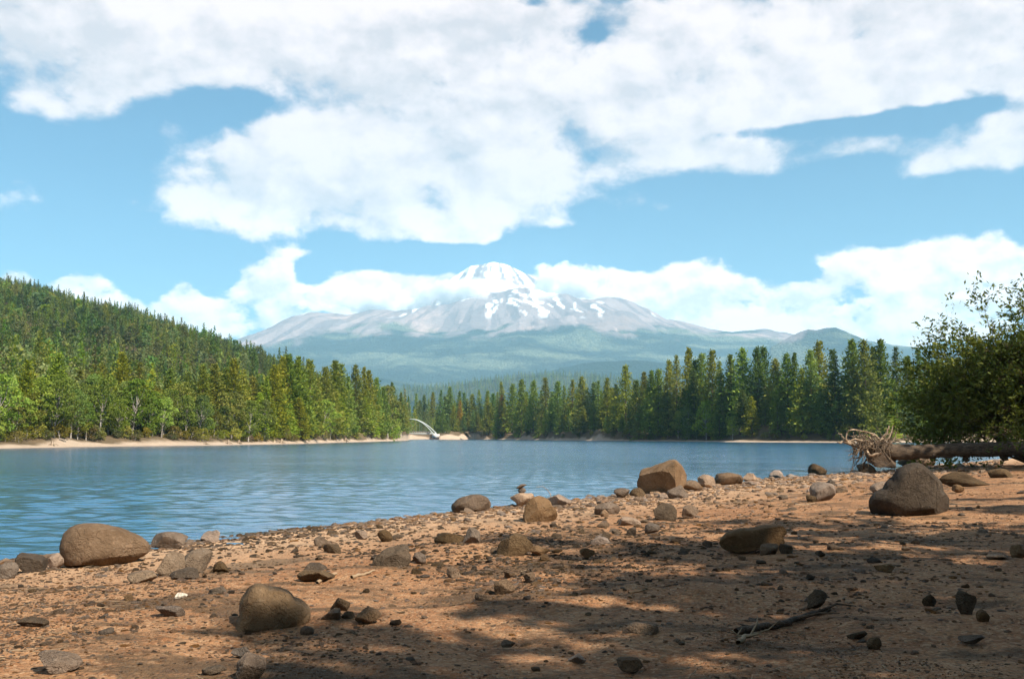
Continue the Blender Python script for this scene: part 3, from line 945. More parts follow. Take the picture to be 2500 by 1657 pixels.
def plant_row(entries, phrase, group):
    """entries: (x, top_y, kind, tone, d) in the scaled view; labels count from the left."""
    rows = []
    for (x, top, k, tone, d) in entries:
        p = far_point(x * DS, d)
        h = height_for(p, top * DS)
        rows.append((px_of(p)[0], p, h, k, tone))
    rows.sort(key=lambda r: r[0])
    for i, (_, p, h, k, tone) in enumerate(rows):
        nm, protos, word = KINDS[k]
        pr = protos[int(rng.integers(len(protos)))]
        full = 12.0 if k == 'l' else 30.0
        s = h / full
        zx = float(np.clip((26.0 / max(h, 4)) ** 0.35, 0.8, 1.25)) * rng.uniform(1.02, 1.32) if k != 'l' else rng.uniform(0.9, 1.15)
        col = np.array(TONES[tone]) * rng.uniform(0.85, 1.15)
        place_tree(nm, pr, (p.x, p.y, p.z - 0.25), s, rng.uniform(0, 6.28), f'{tone} {word}, {ordinal(i + 1)} from the left {phrase}', 'tree', group, tuple(col), zx)

RIGHT_SKY = [(1445, 843, 'p'), (1490, 858, 'p'), (1520, 852, 'p'), (1548, 832, 'p'), (1563, 820, 'f'), (1592, 803, 'p'), (1606, 830, 'p'), (1620, 816, 'p'), (1645, 808, 'p'), (1668, 832, 'f'),
             (1690, 818, 'p'), (1715, 803, 'p'), (1750, 802, 'p'), (1768, 800, 'p'), (1793, 828, 'p'), (1820, 816, 'p'), (1838, 814, 'f'), (1872, 808, 'p'), (1893, 787, 'p'), (1930, 806, 'p'),
             (1970, 783, 'p'), (2000, 785, 'p'), (2018, 800, 'p'), (2036, 783, 'p'), (2070, 800, 'f'), (2100, 822, 'p'), (2133, 806, 'f'), (2170, 830, 'p')]
plant_row([(x, t, k, str(rng.choice(['olive', 'green', 'olive', 'green', 'dark'])), rng.uniform(14, 30)) for x, t, k in RIGHT_SKY],
          'among the skyline trees of the right shore', 'tall trees of the right shore')
mid = []
for x in np.linspace(1470, 2260, 34):
    x = x + rng.normal() * 7
    mid.append((x, rng.uniform(845, 915), str(rng.choice(list('pffcp'))), str(rng.choice(['olive', 'green', 'dark', 'dark', 'green', 'yellowish'], p=[.25, .25, .2, .15, .1, .05])), rng.uniform(13, 24)))
plant_row(mid, 'in the middle row of the right shore', 'middle trees of the right shore')
front = [(1565, 950, 'l', 'yellowish', 9), (1630, 925, 'l', 'bright', 11), (1690, 965, 'l', 'bright', 10), (1545, 900, 'f', 'dark', 12), (1600, 880, 'f', 'dark', 13), (1660, 940, 'f', 'dark', 11),
         (1735, 915, 'p', 'yellowish', 12), (1500, 960, 'c', 'dark', 10), (1475, 935, 'f', 'green', 11), (2050, 905, 'f', 'bright', 12), (2030, 930, 'f', 'green', 13), (1905, 900, 'f', 'green', 14),
         (1850, 895, 'f', 'green', 14), (1795, 910, 'f', 'green', 13), (1590, 940, 'l', 'green', 9), (1650, 960, 'c', 'bright', 10), (1960, 915, 'f', 'dark', 14), (2110, 920, 'f', 'green', 13), (2150, 900, 'p', 'green', 14)]
plant_row(front, 'in the front row of the right shore', 'low front trees of the right shore')

CENTRE = [(1163, 881, 'f'), (1183, 886, 'p'), (1205, 876, 'p'), (1232, 879, 'p'), (1262, 872, 'p'), (1288, 880, 'p'), (1305, 890, 'f'), (1322, 876, 'f'), (1345, 869, 'p'), (1370, 882, 'p'), (1383, 878, 'f'),
          (1402, 872, 'p'), (1424, 886, 'f'), (1215, 905, 'p'), (1150, 905, 'f'), (1250, 900, 'f'), (1335, 900, 'p'), (1412, 895, 'p'), (1275, 905, 'c'), (1390, 905, 'c')]
plant_row([(x, t, k, str(rng.choice(['olive', 'green', 'green', 'bluish'])), rng.uniform(14, 36)) for x, t, k in CENTRE],
          'in the tall stand right of the footbridge', 'tall trees right of the footbridge')
cf = []
for x in np.linspace(1105, 1450, 26):
    cf.append((x + rng.normal() * 4, rng.uniform(915, 962), str(rng.choice(list('ffpc'))), str(rng.choice(['green', 'olive', 'bluish', 'dark', 'bright'], p=[.3, .25, .2, .15, .1])), rng.uniform(10, 17)))
cf.append((1158, 912, 'c', 'rusty', 12))
plant_row(cf, 'in the low row right of the footbridge', 'short trees right of the footbridge')
BEHIND = [(945, 915), (962, 908), (980, 912), (1000, 905), (1018, 900), (1040, 893), (1058, 902), (1072, 906), (1090, 910), (1108, 900), (1125, 902), (1140, 908), (1030, 915), (1050, 925), (1080, 920), (990, 920), (970, 925)]
be = [(x, t, str(rng.choice(list('ffpp'))), str(rng.choice(['green', 'bluish', 'olive'])), rng.uniform(22, 55) if x > 1010 else rng.uniform(250, 300)) for x, t in BEHIND]
be.append((1063, 925, 'c', 'rusty', 22))
be.append((1048, 935, 'c', 'yellowish', 20))
plant_row(be, 'in the hazy stand behind the white footbridge', 'trees behind the footbridge')
bf = [(x, rng.uniform(945, 970), str(rng.choice(list('ffp'))), str(rng.choice(['green', 'bluish', 'olive'])), rng.uniform(15, 22)) for x in np.linspace(1012, 1105, 9)]
plant_row(bf, 'in the low row behind the footbridge', 'low trees behind the footbridge')

GROVE = [(632, 842, 'p'), (652, 822, 'p'), (668, 817, 'p'), (690, 822, 'p'), (718, 829, 'p'), (735, 872, 'f'), (755, 846, 'p'), (772, 832, 'p'), (790, 839, 'p'), (808, 868, 'f'), (822, 842, 'p'), (838, 846, 'f'),
         (853, 854, 'p'), (868, 872, 'p'), (885, 893, 'p'), (908, 882, 'f'), (925, 905, 'f'), (615, 868, 'f'), (700, 860, 'f'), (936, 930, 'f')]
plant_row([(x, t, k, str(rng.choice(['olive', 'olive', 'green', 'yellowish'], p=[.4, .2, .3, .1])), rng.uniform(12, 26)) for x, t, k in GROVE],
          'in the tall grove left of the footbridge', 'tall grove left of the footbridge')
gf = []
for x in np.linspace(600, 938, 24):
    gf.append((x + rng.normal() * 5, rng.uniform(890, 955), str(rng.choice(list('pfpl'), p=[.4, .25, .2, .15])), str(rng.choice(['olive', 'green', 'bright', 'yellowish', 'dark'], p=[.35, .25, .2, .1, .1])), rng.uniform(8.5, 14)))
plant_row(gf, 'in the low row of the footbridge grove', 'lower trees of the grove')

LC = [(x, t, k, str(rng.choice(['olive', 'green', 'brownish', 'olive'])), rng.uniform(20, 45)) for x, t, k in
      [(435, 858, 'p'), (470, 842, 'p'), (497, 838, 'p'), (520, 850, 'p'), (540, 828, 'p'), (562, 852, 'f'), (585, 868, 'p'), (603, 880, 'p'), (455, 900, 'f'), (510, 895, 'f'), (550, 905, 'f'), (580, 915, 'p'), (280, 812, 'p'),
       (320, 835, 'f'), (235, 840, 'p'), (130, 815, 'p'), (60, 830, 'p'), (185, 850, 'f'), (395, 850, 'p')]]
plant_row(LC, 'among the conifers below the hill', 'conifers below the hill')
LL = []
for x in np.linspace(-30, 590, 40):
    LL.append((x + rng.normal() * 6, rng.uniform(862, 935) if x < 440 else rng.uniform(905, 955), 'l', str(rng.choice(['olive', 'green', 'bright', 'yellowish'], p=[.4, .3, .22, .08])), rng.uniform(7.5, 20)))
plant_row(LL, 'along the left shore', 'leafy trees of the left shore')

def plant_shrubs(xs, tops, phrase, group, d0, d1, tones):
    for i, x in enumerate(sorted(xs)):
        p = far_point(x * DS, rng.uniform(d0, d1))
        h = rng.uniform(*tops)
        tone = str(rng.choice(tones))
        place_tree('shrub', BUSHES[int(rng.integers(3))], (p.x, p.y, p.z - 0.1), h / 3.0, rng.uniform(0, 6.28), f'low {tone} shrub, {ordinal(i + 1)} from the left {phrase}', 'shrub', group, tuple(np.array(TONES[tone]) * rng.uniform(0.85, 1.15)), rng.uniform(1.0, 1.35))
plant_shrubs(np.linspace(0, 930, 42) + rng.normal(size=42) * 6, (1.4, 3.4), 'along the sand of the left shore', 'shrubs of the left shore', 6.5, 10, ['olive', 'green', 'bright', 'yellowish', 'brownish'])
plant_shrubs(np.linspace(1040, 1440, 18) + rng.normal(size=18) * 6, (1.8, 3.6), 'along the bank right of the footbridge', 'shrubs right of the footbridge', 7, 12, ['olive', 'green', 'dark', 'brownish'])
plant_shrubs(np.linspace(1460, 2200, 30) + rng.normal(size=30) * 8, (1.2, 2.8), 'along the bank of the right shore', 'shrubs of the right shore', 7, 13, ['olive', 'dark', 'green', 'brownish', 'bright'])

# ------------------------------------------------------------------ driftwood stumps and bank stones on the far sand
M_DRIFT, T, b = new_mat('weathered_wood')
co = obj_co(T)
n = T.noise(T.scale(co, (1, 1, 0.3)), 5.0, 5, 0.65)
T.l(T.mix(T.step(n, 0.3, 0.7), (0.13, 0.085, 0.055), (0.40, 0.31, 0.22)), b.inputs['Base Color'])
bump(T, b, n, 0.6, 0.04)
def stump(px, d, s, label):
    e = empty('stump', far_point(px, d) + Vector((0, 0, -0.1)), rng.uniform(0, 6))
    t = np.linspace(0, 1, 6)
    link('stem', quad_mesh('stump_stem', *tube(np.stack([0.15 * s * t, 0 * t, 1.1 * s * t], -1), s * (0.42 - 0.16 * t + 0.12 * (t < 0.1)), 9), M_DRIFT, True), e)
    for k in range(6):
        a = k * 1.05 + rng.normal() * 0.2
        L = s * rng.uniform(0.9, 1.7)
        q = [(0, 0, 0.45 * s), (0.5 * L * math.cos(a), 0.5 * L * math.sin(a), 0.42 * s), (L * math.cos(a), L * math.sin(a), 0.02)]
        link('root', quad_mesh('stump_root', *tube(q, [0.17 * s, 0.12 * s, 0.04 * s], 6), M_DRIFT, True), e)
    tag(e, label, 'stump', 'driftwood stumps on the far sand')
for px, d, s, lb in [(508, 2.5, .7, 'small grey stump alone on the left sand, below the leafy trees'), (560, 3.5, .9, 'grey stump on the sand left of the pair of stumps'), (588, 3.0, .9, 'right one of the pair of grey stumps on the sand'),
                     (690, 3.0, 1.1, 'dark spreading stump at the water edge below the tall grove'), (672, 4.5, .8, 'pale stump just left of the dark spreading stump'), (845, 3.5, 1.3, 'stump on the sand below the grove, near the bridge'), (135, 3.0, .8, 'leftmost grey stump on the left shore sand')]:
    stump(px, d, s, lb)

# ------------------------------------------------------------------ the white arched footbridge
M_STEEL, T, b = new_mat('white_steel')
T.l(T.mix(T.noise(obj_co(T), 0.6, 4), (0.42, 0.45, 0.42), (0.55, 0.57, 0.54)), b.inputs['Base Color'])
b.inputs['Roughness'].default_value = 0.45
M_CONC, T, b = new_mat('pale_concrete')
T.l(T.mix(T.noise(obj_co(T), 1.2, 5), (0.48, 0.45, 0.41), (0.66, 0.62, 0.57)), b.inputs['Base Color'])
def box(x0, x1, y0, y1, z0, z1):
    V = np.array([(x, y, z) for z in (z0, z1) for x, y in ((x0, y0), (x1, y0), (x1, y1), (x0, y1))], float)
    return V, np.array([(0, 3, 2, 1), (4, 5, 6, 7), (0, 1, 5, 4), (1, 2, 6, 5), (2, 3, 7, 6), (3, 0, 4, 7)])
end = at(1061, 1057, 735)
YAW = math.radians(24)
bridge = empty('footbridge', end, math.pi - YAW)      # local +x runs from the right abutment out over the water
SPAN, RISE = 40.0, 10.6
bsc = 1.0
link('deck', quad_mesh('deck', *box(-1, SPAN + 1, -1.5, 1.5, -0.62, 0.0), M_STEEL), bridge)
for s in (-1, 1):
    t = np.linspace(0, 1, 25)
    rib = np.stack([SPAN * t, s * (2.6 - 2.1 * np.sin(math.pi * t)), RISE * 4 * t * (1 - t) - 0.2], -1)
    link('arch_rib', quad_mesh('arch_rib', *tube(rib, np.full(25, 0.3), 8), M_STEEL, True), bridge)
    link('handrail', quad_mesh('handrail', *tube([(0, s * 1.45, 1.25), (SPAN / 2, s * 1.45, 1.25), (SPAN, s * 1.45, 1.25)], [0.07] * 3, 6), M_STEEL, True), bridge)
    for k in range(1, 20):
        x = SPAN * k / 20
        link('rail_post', quad_mesh('rail_post', *tube([(x, s * 1.45, 0.0), (x, s * 1.45, 0.6), (x, s * 1.45, 1.25)], [0.05] * 3, 4), M_STEEL), bridge)
        if k % 2 == 0:
            tt = k / 20
            zt = RISE * 4 * tt * (1 - tt) - 0.2
            yt = s * (2.6 - 2.1 * math.sin(math.pi * tt))
            link('hanger', quad_mesh('hanger', *tube([(x, s * 1.5, 0.0), (x, (s * 1.5 + yt) / 2, zt / 2), (x, yt, zt)], [0.03] * 3, 4), M_STEEL), bridge)
link('abutment', quad_mesh('abutment', *box(-3.0, 0.6, -2.6, 2.6, -3.2, -0.66), M_CONC), bridge)
link('abutment', quad_mesh('abutment', *box(SPAN - 0.6, SPAN + 4, -3.4, 3.4, -4.6, -0.66), M_CONC), bridge)
tag(bridge, 'white arched steel footbridge over the inlet', 'bridge')
p = at(1087, 1055, 745)
e = empty('concrete_bench', (p.x, p.y, p.z - 0.4), 0.3)
link('seat', quad_mesh('bench_seat', *box(-0.9, 0.9, -0.4, 0.4, 0.35, 0.6), M_CONC), e)
link('support', quad_mesh('bench_support', *box(-0.75, -0.45, -0.35, 0.35, -1.2, 0.347), M_CONC), e)
link('support', quad_mesh('bench_support', *box(0.45, 0.75, -0.35, 0.35, -1.2, 0.347), M_CONC), e)
link('back', quad_mesh('bench_back', *box(-0.9, 0.9, 0.403, 0.6, 0.2, 1.3), M_CONC), e)
tag(e, 'pale concrete bench on the sandy bank right of the footbridge', 'bench')

# ------------------------------------------------------------------ cars parked in the clearing behind the right shore
M_GLASS, T, b = new_mat('car_glass')
b.inputs['Base Color'].default_value = (0.02, 0.03, 0.035, 1)
b.inputs['Roughness'].default_value = 0.06
b.inputs['Specular IOR Level'].default_value = 0.5
M_TYRE, T, b = new_mat('tyre_rubber')
T.l(T.mix(T.noise(obj_co(T), 20, 3), (0.015, 0.015, 0.015), (0.04, 0.04, 0.04)), b.inputs['Base Color'])
def car(px, d, rgb, rz, label):
    m, T, b = new_mat('car_paint')
    T.l(T.mix(T.noise(obj_co(T), 3, 3), rgb, tuple(0.88 * k for k in rgb)), b.inputs['Base Color'])
    b.inputs['Roughness'].default_value = 0.25
    b.inputs['Specular IOR Level'].default_value = 0.5
    e = empty('parked_car', far_point(px, d), rz)
    outline = [(-2.15, .45), (-2.2, .8), (-2.05, 1.0), (-1.1, 1.06), (1.55, 1.06), (2.1, .92), (2.2, .6), (2.12, .38), (1.6, .32), (-1.7, .32)]
    n = len(outline)
    V = np.array([(x, s * (0.88 - 0.05 * (z > .9)), z) for s in (-1, 1) for x, z in outline])
    me = bpy.data.meshes.new('car_body')
    me.from_pydata(V.tolist(), [], [list(range(n))[::-1], list(range(n, 2 * n))] + [[i, (i + 1) % n, n + (i + 1) % n, n + i] for i in range(n)])
    me.materials.append(m)
    link('body', me, e)
    cab = [(-1.75, 1.06, .84), (-1.25, 1.5, .68), (0.25, 1.54, .68), (1.0, 1.06, .82)]
    V = [(x, s * w_, z) for s in (-1, 1) for x, z, w_ in cab]
    me = bpy.data.meshes.new('car_glasshouse')
    me.from_pydata(V, [], [[3, 2, 1, 0], [4, 5, 6, 7], [0, 1, 5, 4], [2, 3, 7, 6]])
    me.materials.append(M_GLASS)
    link('window', me, e)
    link('roof', quad_mesh('car_roof', *box(-1.3, 0.3, -0.69, 0.69, 1.5, 1.56), m), e)
    for x in (-1.35, 1.35):
        for s in (-1, 1):
            w = link('wheel', quad_mesh('car_wheel', *join([tube([(x, s * 0.72, .33), (x, s * 0.8, .33), (x, s * 0.9, .33), (x, s * 0.901, .33)], [.33, .34, .33, .16], 16)]), M_TYRE), e)
    tag(e, label, 'car', 'cars parked behind the right shore')
car(1972, 36, (0.75, 0.76, 0.78), 0.25, 'white car glimpsed under the pines of the right shore, left of two others')
car(2046, 40, (0.72, 0.74, 0.76), -0.2, 'silver-white car in the middle of the three under the pines')
car(2080, 37, (0.35, 0.45, 0.55), 0.4, 'pale blue car under the pines above the fallen log roots')

# ------------------------------------------------------------------ leafy tree overhanging the water at the right, near the log
M_NEAR = foliage_mat('near_leaves', (0.035, 0.055, 0.012), (0.085, 0.105, 0.02), (0.22, 0.21, 0.042), 0.2, 0.34)
def near_tree():
    rg = np.random.default_rng(77)
    base = Vector((30.0, 57.5, 0.0))
    base.z = float(beach_z(np.array([base.x]), np.array([base.y]))[0]) - 0.1
    root = empty('overhanging_tree', base)
    root.scale = (1.05, 1.0, 0.9)
    wood_, tips = [], []
    def grow(p, d, L, r, lvl):
        pts, q, dd = [p], p.copy(), d.copy()
        n = 5
        for i in range(n):
            dd = dd + rg.normal(size=3) * 0.16 + np.array([0, 0, 0.07 if lvl < 2 else -0.02])
            dd /= np.linalg.norm(dd)
            q = q + dd * L / n
            pts.append(q.copy())
        rad = np.linspace(r, r * 0.45, n + 1)
        wood_.append(tube(pts, rad, 7 if lvl == 0 else 5 if lvl < 3 else 3))
        if lvl >= 3:
            tips.append((np.array(pts), L))
            return
        for k in range([6, 8, 8][lvl]):
            i = int(rg.integers(2, n + 1)) if k else n
            side = rg.normal(size=3)
            side -= dd * side.dot(dd)
            side /= np.linalg.norm(side)
            nd = dd * rg.uniform(0.4, 0.9) + side * rg.uniform(0.5, 0.95) + np.array([-0.10, -0.05, 0.10])
            grow(pts[i], nd / np.linalg.norm(nd), L * rg.uniform(0.5, 0.78), rad[i] * 0.6, lvl + 1)
    for d, L, r in [((-.55, -.1, .75), 4.6, .17), ((.1, -.2, 1.), 5.0, .2), ((.55, .1, .8), 4.4, .16), ((-.95, .1, .42), 4.8, .15), ((-.2, .5, .85), 4.4, .16), ((-.7, -.2, .45), 4.4, .12), ((.8, -.3, .5), 4.2, .13), ((-.25, -.1, 1.1), 5.6, .16), ((-.85, .2, .55), 5.2, .15), ((-.6, .3, .35), 4.6, .14), ((-.9, -.1, .35), 4.2, .10), ((.3, .3, .9), 4.6, .15)]:
        v = np.array(d)
        grow(np.array([rg.normal() * .25, rg.normal() * .25, 0.0]), v / np.linalg.norm(v), L, r, 0)
    V, Q = join(wood_)
    link('trunk', quad_mesh('near_trunk', V, Q, M_BARK, True), root)
    C, A = [], []
    for pts, L in tips:
        n = int(8 + 8 * rg.random())
        k = rg.uniform(0.1, 1.0, n) * (len(pts) - 1)
        i = np.minimum(k.astype(int), len(pts) - 2)
        c = pts[i] + (pts[i + 1] - pts[i]) * (k - i)[:, None] + rg.normal(size=(n, 3)) * 0.10
        C.append(c)
        A.append((pts[i + 1] - pts[i]) / max(L / 5, 0.05) + rg.normal(size=(n, 3)) * 0.7)
    C, A = np.concatenate(C), np.concatenate(A)
    z = rg.uniform(0.17, 0.36, len(C))
    V, Q = sprays(C, A, z, z * 0.42, rg, 1.0)
    link('crown', quad_mesh('near_crown', V, Q, M_NEAR), root)
    print('near leaves', len(Q), 'crown box', V.min(0), V.max(0))
    tag(root, 'dark leafy tree overhanging the water behind the fallen log', 'tree')
near_tree()

# ------------------------------------------------------------------ rocks and boulders on the beach
def rock_mat(name, a, c, d, spots=0.35):
    m, T, b = new_mat(name)
    co = obj_co(T)
    info = T.n('ShaderNodeObjectInfo')
    off = T.v('ADD', co, T.v('SCALE', (3.1, 5.7, 1.9), T.m('MULTIPLY', info.outputs['Random'], 9.0)))
    n1 = T.noise(off, 2.2, 5, 0.6)
    n2 = T.noise(off, 14.0, 5, 0.7)
    n3 = T.noise(off, 60.0, 3, 0.7)
    col = T.mix(T.step(n1, 0.35, 0.65), a, c)
    col = T.mix(T.m('MULTIPLY', T.step(n2, 0.52, 0.72), 0.6), col, d)
    col = T.mix(T.m('MULTIPLY', T.step(n3, 0.5, 0.8), spots), col, tuple(0.45 * k for k in a))
    lich = T.m('MULTIPLY', T.step(T.noise(off, 5.0, 5, 0.75), 0.58, 0.68), 0.45)
    col = T.mix(lich, col, tuple(1.55 * k for k in c))
    stain = T.m('MULTIPLY', T.step(T.noise(T.scale(off, (1, 1, 0.35)), 3.3, 4, 0.7), 0.55, 0.7), 0.5)
    col = T.mix(stain, col, tuple(0.6 * k for k in a))
    crack = T.voro(T.v('ADD', off, T.v('SCALE', T.n('ShaderNodeTexNoise').outputs['Color'], 0.25)), 2.6, 'DISTANCE_TO_EDGE')
    crk = T.step(crack, 0.0, 0.035)
    col = T.mix(T.m('MULTIPLY', T.m('SUBTRACT', 1.0, crk), 0.22), col, tuple(0.4 * k for k in a))
    hs = T.n('ShaderNodeHueSaturation')
    T.l(col, hs.inputs['Color'])
    T.l(T.m('MULTIPLY_ADD', info.outputs['Random'], 0.5, 0.75), hs.inputs['Value'])
    T.l(T.m('MULTIPLY_ADD', T.m('FRACT', T.m('MULTIPLY', info.outputs['Random'], 5.3)), 0.5, 0.75), hs.inputs['Saturation'])
    T.l(hs.outputs[0], b.inputs['Base Color'])
    b.inputs['Roughness'].default_value = 0.9
    b.inputs['Specular IOR Level'].default_value = 0.12
    bump(T, b, T.m('ADD', T.m('MULTIPLY', crk, 0.008), T.m('ADD', T.m('MULTIPLY', n2, 0.06), T.m('MULTIPLY', n3, 0.016))), 1.0, 1.0)
    return m
M_ROCK = {'brown': rock_mat('brown_rock', (0.125, 0.080, 0.048), (0.185, 0.122, 0.077), (0.25, 0.175, 0.115)),
          'dark': rock_mat('dark_rock', (0.062, 0.041, 0.024), (0.105, 0.071, 0.043), (0.16, 0.112, 0.071)),
          'pale': rock_mat('pale_rock', (0.21, 0.14, 0.092), (0.29, 0.20, 0.135), (0.36, 0.265, 0.185), 0.2),
          'grey': rock_mat('grey_rock', (0.125, 0.083, 0.051), (0.185, 0.128, 0.082), (0.25, 0.182, 0.122)),
          'soil': rock_mat('soil_coloured_stone', (0.19, 0.10, 0.05), (0.27, 0.155, 0.085), (0.34, 0.22, 0.135), 0.15),
          'white': rock_mat('white_rock', (0.55, 0.46, 0.37), (0.66, 0.58, 0.48), (0.72, 0.66, 0.58), 0.15)}

def crisp(me, deg=24):
    me.set_sharp_from_angle(angle=math.radians(deg))
    return me

def rock_shape(seed, kind, level, outline=None):
    """Unit rock in [-.5,.5]^3: convex facets softened and roughened."""
    rg = np.random.default_rng(seed)
    v, f = ico(level)
    D = np.array(v)
    if outline is not None:
        o = np.array(outline, float)
        mn, mx = o.min(0), o.max(0)
        o = (o - (mn + mx) / 2) / (mx - mn)
        o[:, 1] *= -1
        ang = np.unwrap(np.arctan2(o[:, 1], o[:, 0]))
        if ang[-1] < ang[0]:
            o, ang = o[::-1], ang[::-1]
        ang = np.unwrap(np.arctan2(o[:, 1], o[:, 0]))
        R = np.hypot(o[:, 0], o[:, 1])
        ph = np.arctan2(D[:, 2], D[:, 0])
        k = np.concatenate([ang - 2 * math.pi, ang, ang + 2 * math.pi])
        rr = np.interp(ph, k, np.concatenate([R] * 3))
        ex = 2.5 if kind == 'round' else 4.0
        s = np.maximum(1 - np.abs(D[:, 1]) ** ex, 0) ** (1 / ex)
        P = np.stack([rr * np.cos(ph) * s, 0.5 * D[:, 1], rr * np.sin(ph) * s], -1)
        if True:                                 # chip flat faces off
            for _ in range({'round': 4, 'slab': 3}.get(kind, 8)):
                nv = rg.normal(size=3) * np.array([0.6, 1.0, 0.6])
                if rg.random() < 0.75:
                    nv[1] = -abs(nv[1]) - 0.25
                nv /= np.linalg.norm(nv)
                dd = P @ nv
                cut = np.quantile(dd, 0.985) * (rg.uniform(0.55, 0.85) if kind not in ('round', 'slab') else rg.uniform(0.8, 0.94))
                P = P - np.maximum(dd - cut, 0)[:, None] * nv * 0.97
        amp = 0.022 if kind == 'round' else 0.03
    else:
        K = {'ang': 9, 'flat': 11, 'block': 5, 'round': 14}[kind]
        N = rg.normal(size=(K, 3))
        N /= np.linalg.norm(N, axis=1, keepdims=True)
        dist = rg.uniform(0.5, 1.0, K) if kind != 'round' else rg.uniform(0.78, 1.0, K)
        if kind == 'block':
            ax = np.array([(1, 0, 0), (-1, 0, 0), (0, 1, 0), (0, -1, 0), (0, 0, 1), (0, 0, -1)], float) + rg.normal(size=(6, 3)) * 0.3
            ax /= np.linalg.norm(ax, axis=1, keepdims=True)
            N = np.concatenate([N, ax])
            dist = np.concatenate([dist + 0.1, rg.uniform(0.6, 0.78, 6)])
        dp = np.maximum(D @ N.T, 1e-3) / dist[None, :]
        pw = 12 if kind == 'round' else 70
        r = 1.0 / (np.sum(dp ** pw, 1) ** (1.0 / pw))
        r = np.minimum(r, 1.25)
        P = D * r[:, None]
        mn, mx = P.min(0), P.max(0)
        P = (P - (mn + mx) / 2) / (mx - mn)
        amp = {'ang': 0.032, 'flat': 0.034, 'block': 0.03, 'round': 0.028}[kind]
    n = np.zeros(len(P))
    for o_ in range(4):
        for _ in range(3):
            kv = rg.normal(size=3) * (4.5 * 2 ** o_)
            n += np.sin(P @ kv + rg.uniform(0, 6.28)) / (1.9 ** o_) / 3
    Nn = P / np.maximum(np.linalg.norm(P, axis=1, keepdims=True), 1e-6)
    return P + Nn * (amp * n)[:, None], np.array(f)

ROCKS = []
def rock(name, box_, kind, tone, label, outline=None, depth=0.8, level=3, sink=0.22, group=None, rz=None, lift=0.0, cat=None):
    """box_: x0, x1, top, base in photograph pixels."""
    x0, x1, yt, yb = box_
    g = ground_hit((x0 + x1) / 2, yb - 1)
    Y = g.y
    w = (x1 - x0) / F_PX * Y
    h = (yb - yt) / F_PX * Y
    dp = max(w * depth, 0.5 * h)
    h2 = max(h - 0.35 * dp * (CAM_H - g.z) / Y, 0.55 * h)
    seed = int(x0 * 7 + yb * 13) % 100000
    P, f = rock_shape(seed, kind, level, outline)
    P = P * np.array([w, dp, h2 * (1 + sink)])
    P[:, 2] += h2 * (1 + sink) / 2 - h2 * sink + lift
    ob = link(name, crisp(quad_mesh(name, P, f, M_ROCK[tone], True)))
    ob.location = (g.x, g.y + dp * 0.42, g.z)
    ob.rotation_euler = (0, 0, -math.atan2(g.x, g.y) if outline is not None else (rz if rz is not None else -math.atan2(g.x, g.y)))
    tag(ob, label, cat or ('boulder' if w > 0.55 else 'rock'), group)
    ROCKS.append((ob, (x0 + x1) / 2, (yt + yb) / 2, w))
    return ob

# boulders whose outline the photograph shows plainly
O_LEFT = [(420, 440), (440, 385), (500, 335), (600, 322), (700, 326), (800, 352), (950, 400), (1040, 450), (1075, 490), (1070, 545), (1000, 580), (920, 612), (800, 622), (690, 625), (560, 640), (520, 662), (470, 620), (430, 530)]
rock('boulder', (128, 327, 1278, 1381), 'round', 'brown', 'largest smooth egg-shaped brown boulder at the left water edge', O_LEFT, 0.75, 4)
O_RIGHT = [(1330, 640), (1345, 600), (1440, 545), (1510, 480), (1560, 420), (1640, 392), (1700, 395), (1745, 430), (1790, 470), (1835, 510), (1840, 560), (1870, 600), (1885, 690), (1850, 720), (1720, 740), (1600, 760), (1440, 765), (1370, 735), (1340, 690)]
rock('boulder', (2150, 2341, 1132, 1259), 'round', 'dark', 'huge shaded boulder with a humped back at the right of the beach', O_RIGHT, 0.8, 4)
O_PERCH = [(1725, 250), (1750, 200), (1770, 150), (1850, 130), (1950, 100), (2050, 80), (2090, 110), (2145, 210), (2130, 250), (2060, 290), (1960, 330), (1850, 352), (1780, 335), (1760, 300), (1728, 280)]
rock('boulder', (1560, 1685, 1124, 1206), 'block', 'brown', 'big blocky boulder perched on stones at the water edge', O_PERCH, 0.85, 4)
O_BURIED = [(220, 1140), (250, 1050), (290, 900), (350, 845), (400, 842), (440, 870), (520, 870), (590, 890), (650, 950), (770, 1050), (765, 1085), (690, 1140), (620, 1165), (400, 1160)]
rock('boulder', (562, 740, 1430, 1537), 'slab', 'grey', 'large ridged grey-brown boulder half buried in the near left gravel', O_BURIED, 0.9, 4)
O_MID = [(780, 560), (785, 480), (830, 400), (900, 375), (960, 395), (1010, 450), (1055, 530), (1040, 570), (880, 588), (800, 590)]
rock('boulder', (1281, 1364, 1211, 1275), 'ang', 'brown', 'tall faceted brown boulder just right of the stone cairn', O_MID, 0.8, 4)
O_SLAB = [(200, 1000), (205, 930), (280, 895), (420, 875), (560, 858), (640, 855), (640, 930), (610, 1000), (480, 1000), (400, 1020), (260, 1020)]
rock('boulder', (1768, 1917, 1284, 1347), 'slab', 'brown', 'long flat-topped block of rock in the shaded middle of the beach', O_SLAB, 0.5, 4, 0.08)
O_TWO = [(175, 440), (200, 420), (300, 375), (400, 365), (470, 390), (492, 430), (460, 480), (380, 480), (300, 505), (230, 510), (180, 480)]
rock('boulder', (1101, 1195, 1208, 1251), 'round', 'brown', 'rounded boulder with a dark split face left of the cairn', O_TWO, 0.8, 4)
O_BLK = [(1340, 590), (1400, 560), (1500, 520), (1610, 500), (1622, 560), (1618, 640), (1480, 675), (1360, 680), (1345, 640)]
rock('boulder', (908, 994, 1332, 1387), 'block', 'dark', 'squared olive-dark boulder on the sand left of the middle', O_BLK, 0.7, 4)
O_TENT = [(550, 830), (560, 780), (640, 720), (760, 680), (800, 730), (850, 780), (810, 800), (720, 850), (640, 870), (580, 850)]
